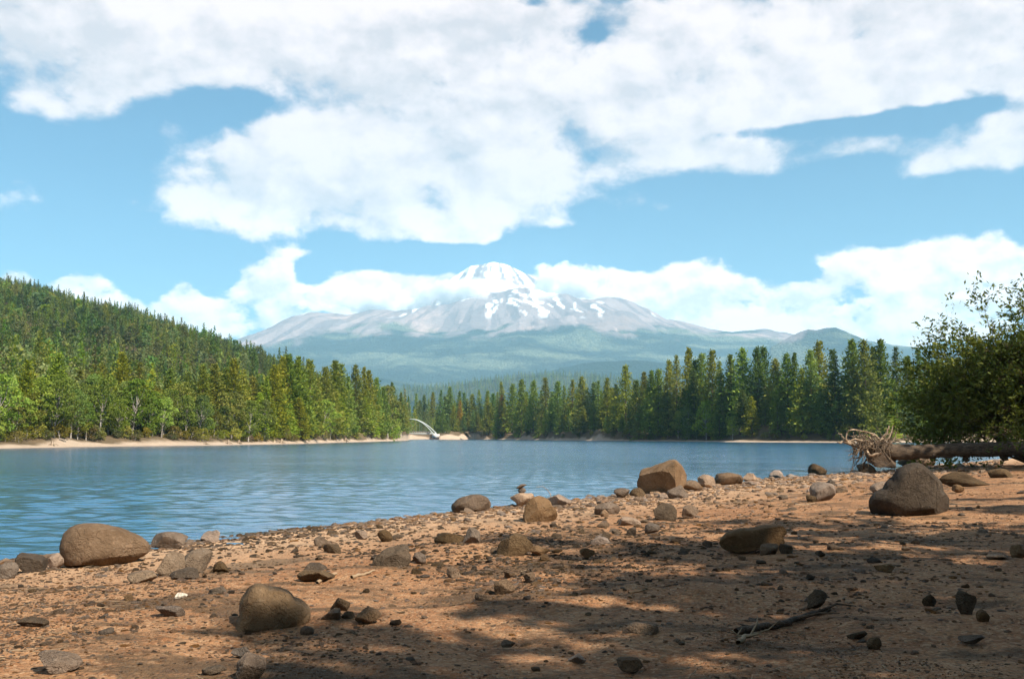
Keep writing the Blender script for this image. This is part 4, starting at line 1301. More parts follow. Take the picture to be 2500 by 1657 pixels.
rock('boulder', (1213, 1302, 1301, 1357), 'ang', 'dark', 'tent-shaped dark boulder amid dark rubble in mid beach', O_TENT, 0.8, 4)
NAMED = [
    ((27, 101, 1352, 1401), 'ang', 'dark', 'angular dark rock left of the egg-shaped boulder'), ((-18, 32, 1374, 1412), 'round', 'grey', 'grey rock cut off by the left picture edge at the waterline'),
    ((106, 150, 1352, 1385), 'round', 'pale', 'pale pinkish rock tucked behind the egg-shaped boulder on its left'), ((360, 448, 1300, 1342), 'ang', 'brown', 'triangular brown rock right of the egg-shaped boulder by the water'),
    ((487, 531, 1295, 1324), 'ang', 'pale', 'pale pointed rock on the waterline left of the middle'), ((425, 507, 1341, 1399), 'round', 'grey', 'broad grey boulder at the heart of the left rock group'),
    ((376, 440, 1350, 1408), 'flat', 'grey', 'leaning grey slab against the broad boulder of the left rock group'), ((408, 474, 1388, 1417), 'flat', 'dark', 'dark wedge-shaped rock in front of the left rock group'),
    ((301, 371, 1396, 1427), 'flat', 'grey', 'thin tilted slab left of the left rock group'), ((515, 557, 1371, 1403), 'ang', 'dark', 'small dark pyramid rock right of the left rock group'),
    ((32, 104, 1511, 1538), 'flat', 'dark', 'low dark rock near the left picture edge'), ((82, 184, 1594, 1642), 'flat', 'brown', 'broad half-buried brown rock in the bottom left corner'),
    ((570, 643, 1597, 1660), 'ang', 'brown', 'pointed brown rock at the bottom edge below the ridged boulder'), ((487, 546, 1629, 1651), 'flat', 'dark', 'flat dark stone at the bottom edge left of the pointed rock'),
    ((423, 454, 1447, 1465), 'flat', 'white', 'only white stone on the near left gravel'), ((237, 272, 1533, 1554), 'round', 'dark', 'small rounded dark stone in the near left sand'),
    ((560, 609, 1581, 1607), 'flat', 'grey', 'flat grey stone just above the pointed bottom rock'), ((373, 442, 1480, 1508), 'flat', 'brown', 'flush flat rock left of the ridged boulder'),
    ((505, 547, 1433, 1453), 'block', 'dark', 'dark brick-like stone up and left of the ridged boulder'), ((1006, 1039, 1348, 1374), 'round', 'brown', 'round brown stone right of the squared olive boulder'),
    ((804, 851, 1459, 1494), 'ang', 'dark', 'dark jagged rock at the back of the near middle rock trio'), ((780, 829, 1489, 1523), 'block', 'brown', 'reddish square rock at the front of the near middle rock trio'),
    ((864, 927, 1486, 1526), 'round', 'brown', 'rounded tan rock at the right of the near middle rock trio'), ((831, 866, 1494, 1517), 'round', 'dark', 'small stone between the red square and rounded tan rocks'),
    ((722, 813, 1391, 1421), 'flat', 'dark', 'long dark slab above the two pale sticks'), ((734, 796, 1375, 1398), 'ang', 'dark', 'dark stone resting behind the long dark slab'),
    ((765, 808, 1308, 1336), 'ang', 'grey', 'grey triangular rock in the dark shore rubble at left'), ((919, 957, 1294, 1321), 'round', 'dark', 'dark rounded rock in the shore rubble above the squared boulder'),
    ((1060, 1134, 1301, 1330), 'ang', 'dark', 'wide dark jagged rock left of the tent-shaped boulder'), ((786, 830, 1328, 1353), 'flat', 'dark', 'dark flat slab below the grey triangular rock'),
    ((864, 896, 1295, 1316), 'ang', 'pale', 'small pale rock in the shore rubble above the squared boulder'), ((1089, 1125, 1386, 1414), 'ang', 'brown', 'lone brown stone on open sand below the wide jagged rock'),
    ((1127, 1172, 1291, 1332), 'ang', 'grey', 'upright grey rock beside the wide dark jagged rock'), ((1245, 1305, 1204, 1236), 'flat', 'pale', 'flat pale boulder carrying the stone cairn'),
    ((1331, 1400, 1207, 1237), 'flat', 'pale', 'pale tilted slabs behind the tall faceted boulder'), ((1451, 1517, 1226, 1258), 'flat', 'brown', 'smooth loaf-shaped rock midway between cairn and perched boulder'),
    ((1466, 1487, 1244, 1265), 'round', 'pale', 'small pale stone leaning on the loaf-shaped rock'), ((1500, 1539, 1192, 1216), 'ang', 'brown', 'small pointed rock left of the perched boulder'),
    ((1540, 1577, 1191, 1213), 'ang', 'dark', 'dark stone under the left end of the perched boulder'), ((1632, 1684, 1186, 1219), 'ang', 'brown', 'angular tan rock under the right end of the perched boulder'),
    ((1673, 1717, 1173, 1199), 'ang', 'brown', 'low tan rock right of the perched boulder'), ((1706, 1752, 1158, 1190), 'flat', 'pale', 'flat pale rock between the perched boulder and the bread-shaped rock'),
    ((1600, 1655, 1229, 1273), 'ang', 'dark', 'sharp dark pyramid rock below the perched boulder'), ((1667, 1708, 1234, 1265), 'ang', 'brown', 'brown pointed rock right of the sharp dark pyramid'),
    ((1512, 1566, 1263, 1287), 'flat', 'pale', 'pale flat slab left of the sharp dark pyramid'), ((1289, 1344, 1333, 1354), 'round', 'brown', 'low brown rock at the right foot of the tent-shaped boulder'),
    ((1442, 1495, 1310, 1335), 'flat', 'pale', 'light brown slab amid the mid-beach rubble'), ((1468, 1492, 1299, 1320), 'round', 'dark', 'dark egg stone resting above the light brown slab'),
    ((1531, 1554, 1288, 1312), 'block', 'dark', 'upright dark stone right of the light brown slab'), ((1576, 1613, 1279, 1302), 'flat', 'grey', 'grey slab standing right of the upright dark stone'),
    ((1416, 1453, 1339, 1361), 'flat', 'grey', 'grey flat stone below the light brown slab'), ((1205, 1256, 1416, 1456), 'block', 'brown', 'tan cube-shaped rock on the sand below the tent-shaped boulder'),
    ((1279, 1308, 1397, 1421), 'ang', 'brown', 'tan stone right of the cube-shaped rock'), ((1158, 1201, 1450, 1470), 'flat', 'brown', 'flat stone left of the cube-shaped rock'),
    ((1534, 1612, 1521, 1555), 'flat', 'brown', 'wide flush slab in the near dappled sand'), ((1387, 1432, 1598, 1622), 'ang', 'pale', 'pink triangular stone in the near sunlit sand'),
    ((1508, 1571, 1609, 1641), 'flat', 'dark', 'half-buried dark rock near the bottom edge, right of the pink stone'), ((1224, 1259, 1562, 1578), 'block', 'grey', 'small grey brick-like stone in the near sand'),
    ((2206, 2294, 1107, 1141), 'round', 'brown', 'rusty domed boulder in front of the fallen log'), ((2314, 2428, 1153, 1189), 'round', 'dark', 'long dark rounded boulder right of the huge humped boulder'),
    ((2423, 2479, 1144, 1167), 'round', 'dark', 'small dark boulder at the far right behind the long one'), ((1985, 2048, 1178, 1222), 'round', 'brown', 'round sunlit boulder on sunlit sand left of the huge humped boulder'),
    ((2132, 2189, 1176, 1204), 'flat', 'pale', 'pinkish slab just left of the huge humped boulder'), ((1978, 2024, 1133, 1160), 'round', 'dark', 'round dark rock alone on the waterline left of the root wad'),
    ((1750, 1819, 1154, 1184), 'round', 'brown', 'bread-shaped rock at the waterline right of the perched boulder'), ((1817, 1856, 1156, 1177), 'ang', 'pale', 'pale rock next to the bread-shaped rock'),
    ((1881, 1917, 1148, 1167), 'round', 'pale', 'low pale rock on the waterline left of the round dark rock'), ((1861, 1906, 1329, 1356), 'round', 'brown', 'rounded stone at the foot of the flat-topped block'),
    ((1905, 1938, 1329, 1358), 'block', 'dark', 'dark upright stone at the right end of the flat-topped block'), ((1971, 1995, 1209, 1226), 'round', 'dark', 'small dark stone at the left foot of the round sunlit boulder'),
    ((2044, 2074, 1190, 1206), 'ang', 'brown', 'small brown stone right of the round sunlit boulder'), ((2098, 2141, 1132, 1155), 'round', 'dark', 'dark rock under the hanging roots'),
    ((1993, 2017, 1344, 1359), 'ang', 'dark', 'small dark stone on sand right of the flat-topped block'), ((2142, 2191, 1376, 1396), 'flat', 'grey', 'pale grey slab at the edge of the deep shade'),
    ((1976, 2026, 1442, 1484), 'ang', 'dark', 'dark pointed rock above the fallen branch'), ((2345, 2391, 1445, 1501), 'ang', 'dark', 'tall dark rock in the deep shade at right'),
    ((2390, 2421, 1492, 1521), 'round', 'brown', 'rounded brown stone right of the tall dark shade rock'), ((2257, 2290, 1452, 1477), 'ang', 'dark', 'dark stone left of the tall dark shade rock'),
    ((2074, 2124, 1540, 1562), 'flat', 'dark', 'flat dark stone right of the fallen branch'), ((2122, 2157, 1557, 1586), 'round', 'dark', 'round dark stone below the flat one in the deep shade'),
    ((2351, 2411, 1550, 1571), 'flat', 'grey', 'thin grey slab in the bottom right shade'), ((2329, 2358, 1184, 1202), 'round', 'brown', 'small stone below the long dark rounded boulder'),
    ((2475, 2512, 1330, 1362), 'flat', 'grey', 'bluish grey slab at the right picture edge'), ((2420, 2470, 1352, 1368), 'flat', 'grey', 'thin grey slab left of the one at the right edge'),
]
for bx, kd, tn, lb in NAMED:
    rock('rock' if (bx[1] - bx[0]) < 60 else 'boulder', bx, kd, tn, lb, None, 0.85, 4)

# stone cairn on its flat boulder
base_r = [r for r in ROCKS if r[0]['label'].startswith('flat pale boulder carrying')][0][0]
bz = base_r.location
top_z = bz.z + max(v.co.z for v in base_r.data.vertices)
cs = bz.y / F_PX
for nm, w, h, dz, tilt, lb in [('cairn_stone', 19, 15, 0, 0.1, 'rounded lower stone of the little cairn'), ('cairn_stone', 27, 8, 14, 0.45, 'tilted flat top stone of the little cairn')]:
    P, f = rock_shape(900 + dz, 'round' if dz == 0 else 'flat', 3)
    P = P * np.array([w * cs, w * cs * 0.8, h * cs])
    if tilt:
        c_, s_ = math.cos(-tilt), math.sin(-tilt)
        P = np.stack([P[:, 0] * c_ - P[:, 2] * -s_ * 1.0, P[:, 1], -P[:, 0] * s_ + P[:, 2] * c_], -1)
    ob = link(nm, quad_mesh(nm, P, f, M_ROCK['brown'], True))
    ob.location = (bz.x + (-2 * cs if dz else 0), bz.y, top_z + (dz + h * 0.42) * cs - 0.02)
    tag(ob, lb, 'stone', 'cairn stones')

# ------------------------------------------------------------------ loose stones, told apart by what they lie beside
MARKS = [(ROCKS[i][0], n) for i, n in [(0, 'egg-shaped boulder'), (1, 'huge humped boulder'), (2, 'perched boulder'), (3, 'ridged half-buried boulder'), (4, 'tall faceted boulder'), (5, 'flat-topped block'), (6, 'split rounded boulder'), (7, 'squared olive boulder'), (8, 'tent-shaped boulder')]]
def find(txt):
    return [r[0] for r in ROCKS if txt in r[0]['label']][0]
for txt, n in [('broad grey boulder', 'left rock group'), ('low dark rock near the left', 'low dark rock'), ('bottom left corner', 'corner rock'), ('pointed brown rock at the bottom', 'pointed bottom rock'), ('reddish square', 'red square rock'),
               ('long dark slab', 'long dark slab'), ('wide dark jagged', 'wide jagged rock'), ('loaf-shaped rock midway', 'loaf-shaped rock'), ('sharp dark pyramid', 'sharp dark pyramid'), ('cube-shaped rock on', 'cube-shaped rock'), ('wide flush slab', 'wide flush slab'),
               ('round sunlit boulder', 'round sunlit boulder'), ('pale grey slab at', 'pale grey slab'), ('dark pointed rock above', 'dark pointed rock'), ('tall dark rock in the deep', 'tall dark shade rock'), ('flat dark stone right of the fallen', 'flat dark shade stone'), ('light brown slab amid', 'light brown slab')]:
    MARKS.append((find(txt), n))
rg = np.random.default_rng(41)
SPREAD = [(800, 1325, 300, 26, 3), (1330, 1370, 190, 34, 3), (1560, 1300, 160, 22, 2), (300, 1440, 190, 46, 2.2), (720, 1590, 130, 30, 1), (2150, 1400, 190, 52, 1.6), (1500, 1225, 200, 18, 2), (1900, 1170, 160, 14, 1.4), (150, 1560, 120, 40, 1), (1250, 1420, 90, 24, 1.2), (2150, 1300, 200, 40, 1), (1250, 1500, 700, 90, 2.2)]
wts = np.array([s[4] for s in SPREAD])
wts = wts / wts.sum()
PROTO = [rock_shape(1000 + i, k, 2) for i, k in enumerate(['ang', 'flat', 'ang', 'block', 'round', 'flat', 'ang', 'flat', 'round', 'ang'])]
PROTO_ME = {}
def stone_mesh(i, tone, wdh):
    k = (i, tone)
    if k not in PROTO_ME:
        P, f = PROTO[i]
        PROTO_ME[k] = crisp(quad_mesh('stone_shape', P, f, M_ROCK[tone], True), 18)
    return PROTO_ME[k]
shore_x = np.array([0, 60, 300, 528, 898, 1194, 1479, 1796, 2060, 2200, 2500])
shore_y = np.array([1369, 1361, 1335, 1312, 1274, 1240, 1213, 1177, 1156, 1146, 1120])
placed, tries = [], 0
while len(placed) < 205 and tries < 6000:
    tries += 1
    s = SPREAD[int(rg.choice(len(SPREAD), p=wts))]
    px, py = s[0] + rg.normal() * s[2], s[1] + rg.normal() * s[3]
    if not (5 < px < 2495 and np.interp(px, shore_x, shore_y) + 7 < py < 1650):
        continue
    wp = float(np.clip(rg.lognormal(2.75, 0.38), 10, 40))
    if any(abs(px - q[0]) < (wp + q[2]) * 0.45 and abs(py - q[1]) < (wp + q[2]) * 0.3 for q in placed):
        continue
    g = ground_hit(px, py)
    if any((g.xy - r[0].location.xy).length < 0.5 * r[3] + 0.5 * wp / F_PX * g.y for r in ROCKS):
        continue
    placed.append((px, py, wp, g))
used = {}
for px, py, wp, g in sorted(placed, key=lambda q: -q[2]):
    m_ob, m_nm = min(MARKS, key=lambda m: (m[0].location.xy - g.xy).length)
    ox, oy = px_of(m_ob.location)
    dx, dy = px - ox, (py - oy) * 2.5
    side = ('right of' if dx > 0 else 'left of') if abs(dx) > abs(dy) else ('in front of' if dy > 0 else 'behind')
    used.setdefault((m_nm, side), []).append((math.hypot(dx, dy), px, py, wp, g))
for (m_nm, side), lst in used.items():
    lst.sort(key=lambda q: q[0])
    for i, (_, px, py, wp, g) in enumerate(lst):
        tone = str(rg.choice(['brown', 'dark', 'grey', 'pale'], p=[.4, .3, .18, .12]))
        w = wp / F_PX * g.y
        ob = link('stone', stone_mesh(int(rg.integers(10)), tone, None))
        hh = w * rg.uniform(0.4, 0.75)
        ob.scale = (w, w * rg.uniform(0.7, 1.1), hh)
        ob.location = (g.x, g.y, float(beach_z(np.array([g.x]), np.array([g.y]))[0]) + hh * 0.16)
        ob.rotation_euler = (rg.normal() * 0.12, rg.normal() * 0.12, rg.uniform(0, 6.28))
        tag(ob, f'{ordinal(i + 1)} nearest loose {tone} stone {side} the {m_nm}', 'stone', 'loose stones on the beach')

# ------------------------------------------------------------------ gravel, pebbles and litter nobody could count
n = 78000
px = rg.uniform(-150, 2650, n)
v = rg.random(n)
ys = np.interp(px, shore_x, shore_y) - 3
py = ys + (1690 - ys) * v
dirs = np.stack([(px - CX) / F_PX, np.cos(PITCH) - (CY - py) / F_PX * np.sin(PITCH), np.sin(PITCH) + (CY - py) / F_PX * np.cos(PITCH)], -1)
t = (Z0 * 0.6 - CAM_H) / dirs[:, 2]
for _ in range(12):
    z = np.maximum(beach_z(dirs[:, 0] * t, dirs[:, 1] * t, False), -0.05)
    t = 0.5 * t + 0.5 * (z - CAM_H) / dirs[:, 2]
X, Y = dirs[:, 0] * t, dirs[:, 1] * t
dens = 0.12 + 1.6 * sstep(-0.05, 0.32, fbm(X / 2.2, Y / 4.0, 4, 121)) + 0.5 * (shore_dist(X, Y) < 3.5)
keep = rg.random(n) < dens / 1.9
X, Y, t = X[keep], Y[keep], t[keep]
sz = np.clip(rg.lognormal(1.25, 0.55, len(X)), 1.6, 15) / F_PX * Y
keep = sz < 0.26
X, Y, sz = X[keep], Y[keep], sz[keep]
Zp = beach_z(X, Y) - 0.02 * sz
kinds = []
for i in range(16):
    P, f = rock_shape(2000 + i, ['ang', 'flat', 'round', 'ang'][i % 4], 1)
    P = P * np.array([1, rg.uniform(0.7, 1), rg.uniform(0.42, 0.75)])
    kinds.append(loose('pebble', quad_mesh('pebble', P, f, M_ROCK[['soil', 'pale', 'soil', 'brown', 'soil', 'pale', 'soil', 'grey'][i % 8]], False)))
scatter('pebbles', np.stack([X, Y, Zp], -1), sz, rg.uniform(0, 6.28, len(X)), kinds, 'loose gravel and pebbles strewn over the reddish beach', index=rg.integers(0, 16, len(X)), spin=rg.normal(size=len(X)) * 0.2)

n = 17000
si = rg.choice(len(SPREAD), n, p=wts)
SA = np.array(SPREAD)
px = SA[si, 0] + rg.normal(size=n) * SA[si, 2] * 1.15
py = SA[si, 1] + rg.normal(size=n) * SA[si, 3] * 1.25
edge = rg.random(n) < 0.33                      # a broken rim of stones all along the waterline
px = np.where(edge, rg.uniform(-40, 2450, n), px)
py = np.where(edge, np.interp(px, shore_x, shore_y) + np.abs(rg.normal(size=n)) * 14 - 2, py)
ok = (px > -60) & (px < 2560) & (py > np.interp(px, shore_x, shore_y) - 3) & (py < 1680)
px, py = px[ok], py[ok]
dirs = np.stack([(px - CX) / F_PX, np.cos(PITCH) - (CY - py) / F_PX * np.sin(PITCH), np.sin(PITCH) + (CY - py) / F_PX * np.cos(PITCH)], -1)
t = (Z0 * 0.6 - CAM_H) / dirs[:, 2]
for _ in range(12):
    z = np.maximum(beach_z(dirs[:, 0] * t, dirs[:, 1] * t, False), -0.05)
    t = 0.5 * t + 0.5 * (z - CAM_H) / dirs[:, 2]
RX, RY = dirs[:, 0] * t, dirs[:, 1] * t
rs_ = np.clip(rg.lognormal(2.1, 0.48, len(RX)), 4, 30) / F_PX * RY
band = (py > 1285) & (py < 1405) & (px > 480) & (px < 1750) & (rg.random(len(RX)) < 0.75)
near_rim = py < np.interp(px, shore_x, shore_y) + 26
pick_ = np.where(band, rg.choice([1, 6, 8, 13, 15, 18, 4], len(RX)), np.where(near_rim, rg.choice([0, 3, 10, 17, 2, 7, 9], len(RX)), rg.choice([0, 2, 3, 5, 7, 9, 10, 12, 14, 16, 17, 19, 4, 6], len(RX))))
rub = []
for i in range(20):
    P, f = rock_shape(2100 + i, ['ang', 'flat', 'flat', 'block'][i % 4], 2)
    P = P * np.array([1, rg.uniform(0.6, 1), rg.uniform(0.28, 0.6)])
    rub.append(loose('rubble_stone', crisp(quad_mesh('rubble_stone', P, f, M_ROCK[['soil', 'dark', 'soil', 'pale', 'grey', 'brown', 'dark'][i % 7]], True), 18)))
scatter('rubble', np.stack([RX, RY, beach_z(RX, RY) + 0.0 * rs_], -1), rs_, rg.uniform(0, 6.28, len(RX)), rub, 'broken stones and rubble scattered in drifts over the beach', index=pick_, spin=rg.normal(size=len(RX)) * 0.25)

M_TWIG, T, b = new_mat('dry_twig')
T.l(T.mix(T.noise(obj_co(T), 6, 3), (0.16, 0.10, 0.055), (0.36, 0.26, 0.16)), b.inputs['Base Color'])
tw = []
for i in range(8):
    q = np.cumsum(np.concatenate([[[0, 0, 0.02]], rg.normal(size=(5, 3)) * np.array([0.02, 0.05, 0.012]) + np.array([0.16, 0, 0])]), 0)
    tw.append(loose('twig', quad_mesh('twig', *tube(q - np.array([0.4, 0, 0]), np.linspace(0.016, 0.006, 6), 4), M_TWIG)))
n = 420
i = rg.integers(0, len(X), n)
scatter('twig_litter', np.stack([X[i] + rg.normal(size=n) * 0.2, Y[i] + rg.normal(size=n) * 0.2, beach_z(X[i], Y[i]) + 0.008], -1), rg.uniform(0.1, 0.28, n), rg.uniform(0, 6.28, n), tw, 'thin dry twigs and needles littering the beach', index=rg.integers(0, 8, n))

M_LOG, T, b = new_mat('log_bark')
co = obj_co(T)
n1 = T.noise(T.scale(co, (0.25, 1, 1)), 7.0, 6, 0.7)
n2 = T.noise(T.scale(co, (0.12, 1, 1)), 22.0, 4, 0.7)
T.l(T.mix(T.step(T.m('ADD', T.m('MULTIPLY', n1, .5), T.m('MULTIPLY', n2, .5)), 0.35, 0.65), (0.028, 0.018, 0.011), (0.125, 0.085, 0.054)), b.inputs['Base Color'])
bump(T, b, T.m('ADD', n1, n2), 1.0, 0.05)
# ------------------------------------------------------------------ sticks and branches lying on the beach
def stick(name, pts, r0, r1, label, mat=None, cat='stick', lift=0.0, twigs=0):
    g = [ground_hit(x, y) for x, y in pts]
    P = np.array([(v.x, v.y, float(beach_z(np.array([v.x]), np.array([v.y]))[0]) + lift + r0 * 0.7) for v in g])
    k = np.linspace(0, len(P) - 1, 4 * len(P))
    Q = np.stack([np.interp(k, np.arange(len(P)), P[:, j]) for j in range(3)], -1)
    Q[1:-1] += rg.normal(size=(len(Q) - 2, 3)) * r0 * 0.16
    c = Q[0].copy()
    e = empty(name, c)
    link('stem', quad_mesh(name + '_stem', *tube(Q - c, np.linspace(r0, r1, len(Q)), 8), mat or M_DRIFT, True), e)
    for _ in range(twigs):
        i = int(rg.integers(2, len(Q) - 1))
        d = rg.normal(size=3) * np.array([1, 1, 0.3])
        d[2] = abs(d[2]) + 0.1
        d *= rg.uniform(0.12, 0.35) / np.linalg.norm(d)
        link('twig', quad_mesh(name + '_twig', *tube([Q[i] - c, Q[i] - c + d * 0.5 + rg.normal(size=3) * 0.02, Q[i] - c + d], [r0 * 0.4, r0 * 0.3, r0 * 0.1], 5), mat or M_DRIFT, True), e)
    tag(e, label, cat)
stick('stick', [(774, 1421), (798, 1414), (821, 1409)], 0.022, 0.012, 'left one of two pale sticks on the sand', M_TWIG)
stick('stick', [(858, 1415), (885, 1406), (914, 1398)], 0.022, 0.010, 'right one of two pale sticks on the sand', M_TWIG)
stick('fallen_branch', [(1798, 1551), (1850, 1541), (1905, 1530), (1960, 1505), (2025, 1484)], 0.034, 0.02, 'long dark broken branch lying in the near shade', M_LOG, 'branch', 0.0, 4)
stick('driftwood', [(1803, 1585), (1822, 1572), (1850, 1566)], 0.022, 0.012, 'small pale driftwood piece below the broken branch', M_TWIG, 'driftwood', 0.02, 6)
stick('stick', [(1535, 1447), (1560, 1443), (1576, 1440)], 0.012, 0.006, 'thin pale twig in the middle of the shaded sand', M_TWIG)
stick('stick', [(1940, 1234), (1960, 1233), (1990, 1231)], 0.016, 0.008, 'thin twig on sunlit sand below the round sunlit boulder', M_TWIG)
q = [at(x, y, bz.y + 1.0) for x, y in [(1346, 1216), (1343, 1204), (1335, 1194), (1325, 1187), (1310, 1188)]]
c = q[0]
e = empty('bent_twig', c)
link('stem', quad_mesh('bent_twig_stem', *tube([v - c for v in q], [0.014, 0.012, 0.010, 0.008, 0.006], 6), M_DRIFT, True), e)
tag(e, 'thin bent twig arching up against the water beside the cairn', 'twig')

# ------------------------------------------------------------------ the fallen log with its root wad
M_ROOT, T, b = new_mat('bleached_root')
co = obj_co(T)
n1 = T.noise(co, 4.0, 5, 0.65)
info = T.n('ShaderNodeObjectInfo')
T.l(T.mix(1.0, T.mix(T.step(n1, 0.3, 0.7), (0.10, 0.062, 0.035), (0.31, 0.225, 0.15)), info.outputs['Color'], 'MULTIPLY'), b.inputs['Base Color'])
bump(T, b, n1, 0.5, 0.04)
LY = 53.0
def zpt(x, y, dy=0.0):
    """Point from the zoomed log view."""
    return at(1700 + x / 2.9575, 1000 + y / 2.9575, LY + dy)
log = empty('fallen_log', zpt(1300, 300))
o = log.location.copy()
cl_ = [zpt(1270, 268), zpt(1330, 285), zpt(1420, 303), zpt(1550, 305), zpt(1750, 296), zpt(2000, 288, -0.5), zpt(2250, 283, -1.0), zpt(2600, 280, -1.6), zpt(2950, 278, -2.2)]
rr = np.array([48, 56, 56, 52, 50, 48, 47, 46, 44]) / 2.9575 / F_PX * LY
k = np.linspace(0, 8, 49)
cc = np.array([(v - o)[:] for v in cl_])
Q = np.stack([np.interp(k, np.arange(9), cc[:, j]) for j in range(3)], -1)
rk = np.interp(k, np.arange(9), rr) * (1 + 0.05 * rg.normal(size=49))
V, Fq = tube(Q, rk, 20)
V = V + rg.normal(size=V.shape) * 0.02
link('trunk', quad_mesh('log_trunk', V, Fq, M_LOG, True), log)
P, f = rock_shape(4321, 'ang', 4)
P = P * np.array([1.9, 1.3, 1.25])
plate = link('root_plate', crisp(quad_mesh('log_root_plate', P, f, M_LOG, True), 30), log)
plate.location = zpt(1325, 345) - o
plate.rotation_euler = (0, 0.5, 0)
RT = [([(1330, 290), (1220, 275), (1120, 250), (1060, 230), (1018, 232)], 15, 4, 1.0, -.3), ([(1280, 285), (1150, 262), (1080, 222), (1050, 195), (1028, 168)], 15, 3, .8, .1), ([(1200, 290), (1095, 240), (1075, 200), (1100, 143), (1180, 150), (1290, 175)], 5, 3, 1.6, -.6),
      ([(1320, 270), (1350, 205), (1380, 155), (1390, 116)], 10, 3, 1.2, .3), ([(1350, 260), (1395, 195), (1410, 150), (1432, 118)], 7, 2, .8, .7), ([(1230, 270), (1212, 296), (1260, 326), (1335, 312)], 9, 5, 1.5, -.9),
      ([(1190, 280), (1140, 302), (1098, 332)], 7, 2, .9, -.5), ([(1150, 290), (1130, 365), (1122, 440)], 4, 1.2, .5, -.4), ([(1200, 300), (1160, 380), (1112, 452)], 4, 1.2, .5, -.1), ([(1280, 270), (1240, 230), (1150, 212), (1098, 242)], 7, 2, 1.4, -.8),
      ([(1300, 265), (1260, 205), (1180, 185), (1120, 190)], 6, 2, 1.1, .4), ([(1340, 265), (1330, 215), (1290, 180), (1250, 172)], 7, 2, 1.3, -.2), ([(1370, 270), (1420, 225), (1440, 185), (1445, 160)], 6, 2, .7, .5), ([(1250, 290), (1190, 340), (1140, 345), (1100, 372)], 5, 1.5, .45, -.2),
      ([(1290, 300), (1230, 360), (1200, 400), (1210, 430)], 6, 2, .4, .2), ([(1310, 250), (1390, 240), (1450, 225), (1480, 235)], 6, 2, .6, .6), ([(1240, 262), (1170, 235), (1140, 200), (1135, 160)], 5, 2, 1.2, .2), ([(1350, 255), (1365, 180), (1420, 165), (1435, 145)], 4, 1.5, 1.2, -.4)]
for pts, r0, r1, br, dy in RT:
    q = np.array([(zpt(x, y, dy * (0.2 + i / len(pts))) - o)[:] for i, (x, y) in enumerate(pts)])
    kk = np.linspace(0, len(q) - 1, 3 * len(q))
    q = np.stack([np.interp(kk, np.arange(len(q)), q[:, j]) for j in range(3)], -1)
    q[1:-1] += rg.normal(size=(len(q) - 2, 3)) * 0.03
    u = 1 / 2.9575 / F_PX * LY
    ob = link('root', quad_mesh('log_root', *tube(q, np.linspace(1.35 * r0 * u, 1.35 * r1 * u, len(q)), 7), M_ROOT, True), log)
    ob.color = (br, br, br, 1)
fine = []
for _ in range(170):
    x0, y0 = rg.uniform(1130, 1400), rg.uniform(215, 300)
    down = rg.random() < 0.4
    x1, y1 = x0 - rg.uniform(-40, 110) * (1.0 if not down else 0.8), y0 + (rg.uniform(40, 150) if down else rg.uniform(-110, 30))
    d0 = rg.uniform(-0.8, 0.8)
    a_, b_ = zpt(x0, y0, d0) - o, zpt(x1, min(y1, 440), d0 + rg.normal() * 0.4) - o
    mid_ = (a_ + b_) / 2 + Vector(rg.normal(size=3) * 0.16)
    fine.append(tube([a_[:], ((a_ + mid_) / 2)[:], mid_[:], b_[:]], [0.03, 0.024, 0.018, 0.007], 4))
ob = link('rootlets', quad_mesh('log_rootlets', *join(fine), M_ROOT, True), log)
ob.color = (0.5, 0.48, 0.45, 1)
ob['kind'] = 'stuff'
stub = link('broken_branch', quad_mesh('log_branch', *tube([(zpt(1950, 330, -.2) - o)[:], (zpt(1945, 350, -.3) - o)[:], (zpt(1960, 372, -.3) - o)[:]], [0.2, 0.16, 0.14], 8), M_LOG, True), log)
stub = link('broken_branch', quad_mesh('log_branch', *tube([(zpt(2220, 330, -.6) - o)[:], (zpt(2225, 345, -.7) - o)[:], (zpt(2230, 366, -.7) - o)[:]], [0.24, 0.22, 0.2], 8), M_LOG, True), log)
tag(log, 'fallen tree trunk with a tangled bleached root wad reaching over the water', 'log')

# ------------------------------------------------------------------ pines beside the beach, outside the picture, whose shade falls on it
SHADE = [(9.2, 1.4, 12, 'f', 0), (11.8, 4.2, 13, 'p', 0), (13.5, 8.2, 13, 'f', 1), (7.6, 3.4, 8, 'f', 3), (15.0, 2.0, 21, 't', 0), (11.0, -3.2, 17, 't', 1), (18.5, 6.5, 19, 't', 2), (35.0, 43.0, 26, 'f', 0), (41.0, 45.0, 22, 'f', 2), (24.0, 12.0, 17, 't', 0), (12.6, 0.4, 15, 'p', 1), (16.5, 5.0, 15, 'f', 0), (13.0, -5.2, 18, 't', 2), (5.2, -5.0, 12, 'f', 1), (1.5, -8.0, 15, 'p', 2), (8.5, -7.0, 15, 'f', 3), (-3.5, -9.0, 14, 'f', 0), (20.0, 11.0, 15, 'f', 3)]  # dense ones behind the camera are added to block skylight
for i, (x, y, h, k, v_) in enumerate(SHADE):
    nm, protos, word = ('pine_tree', THIN, 'pine') if k == 't' else KINDS[k]
    z = float(beach_z(np.array([x]), np.array([y]))[0])
    place_tree(nm, protos[v_], (x, y, z - 0.1), h / 30.0, i * 1.3, f'{ordinal(i + 1)} {word} shading the beach from outside the picture', 'tree', 'pines shading the beach', (0.7, 0.75, 0.7), 1.2)

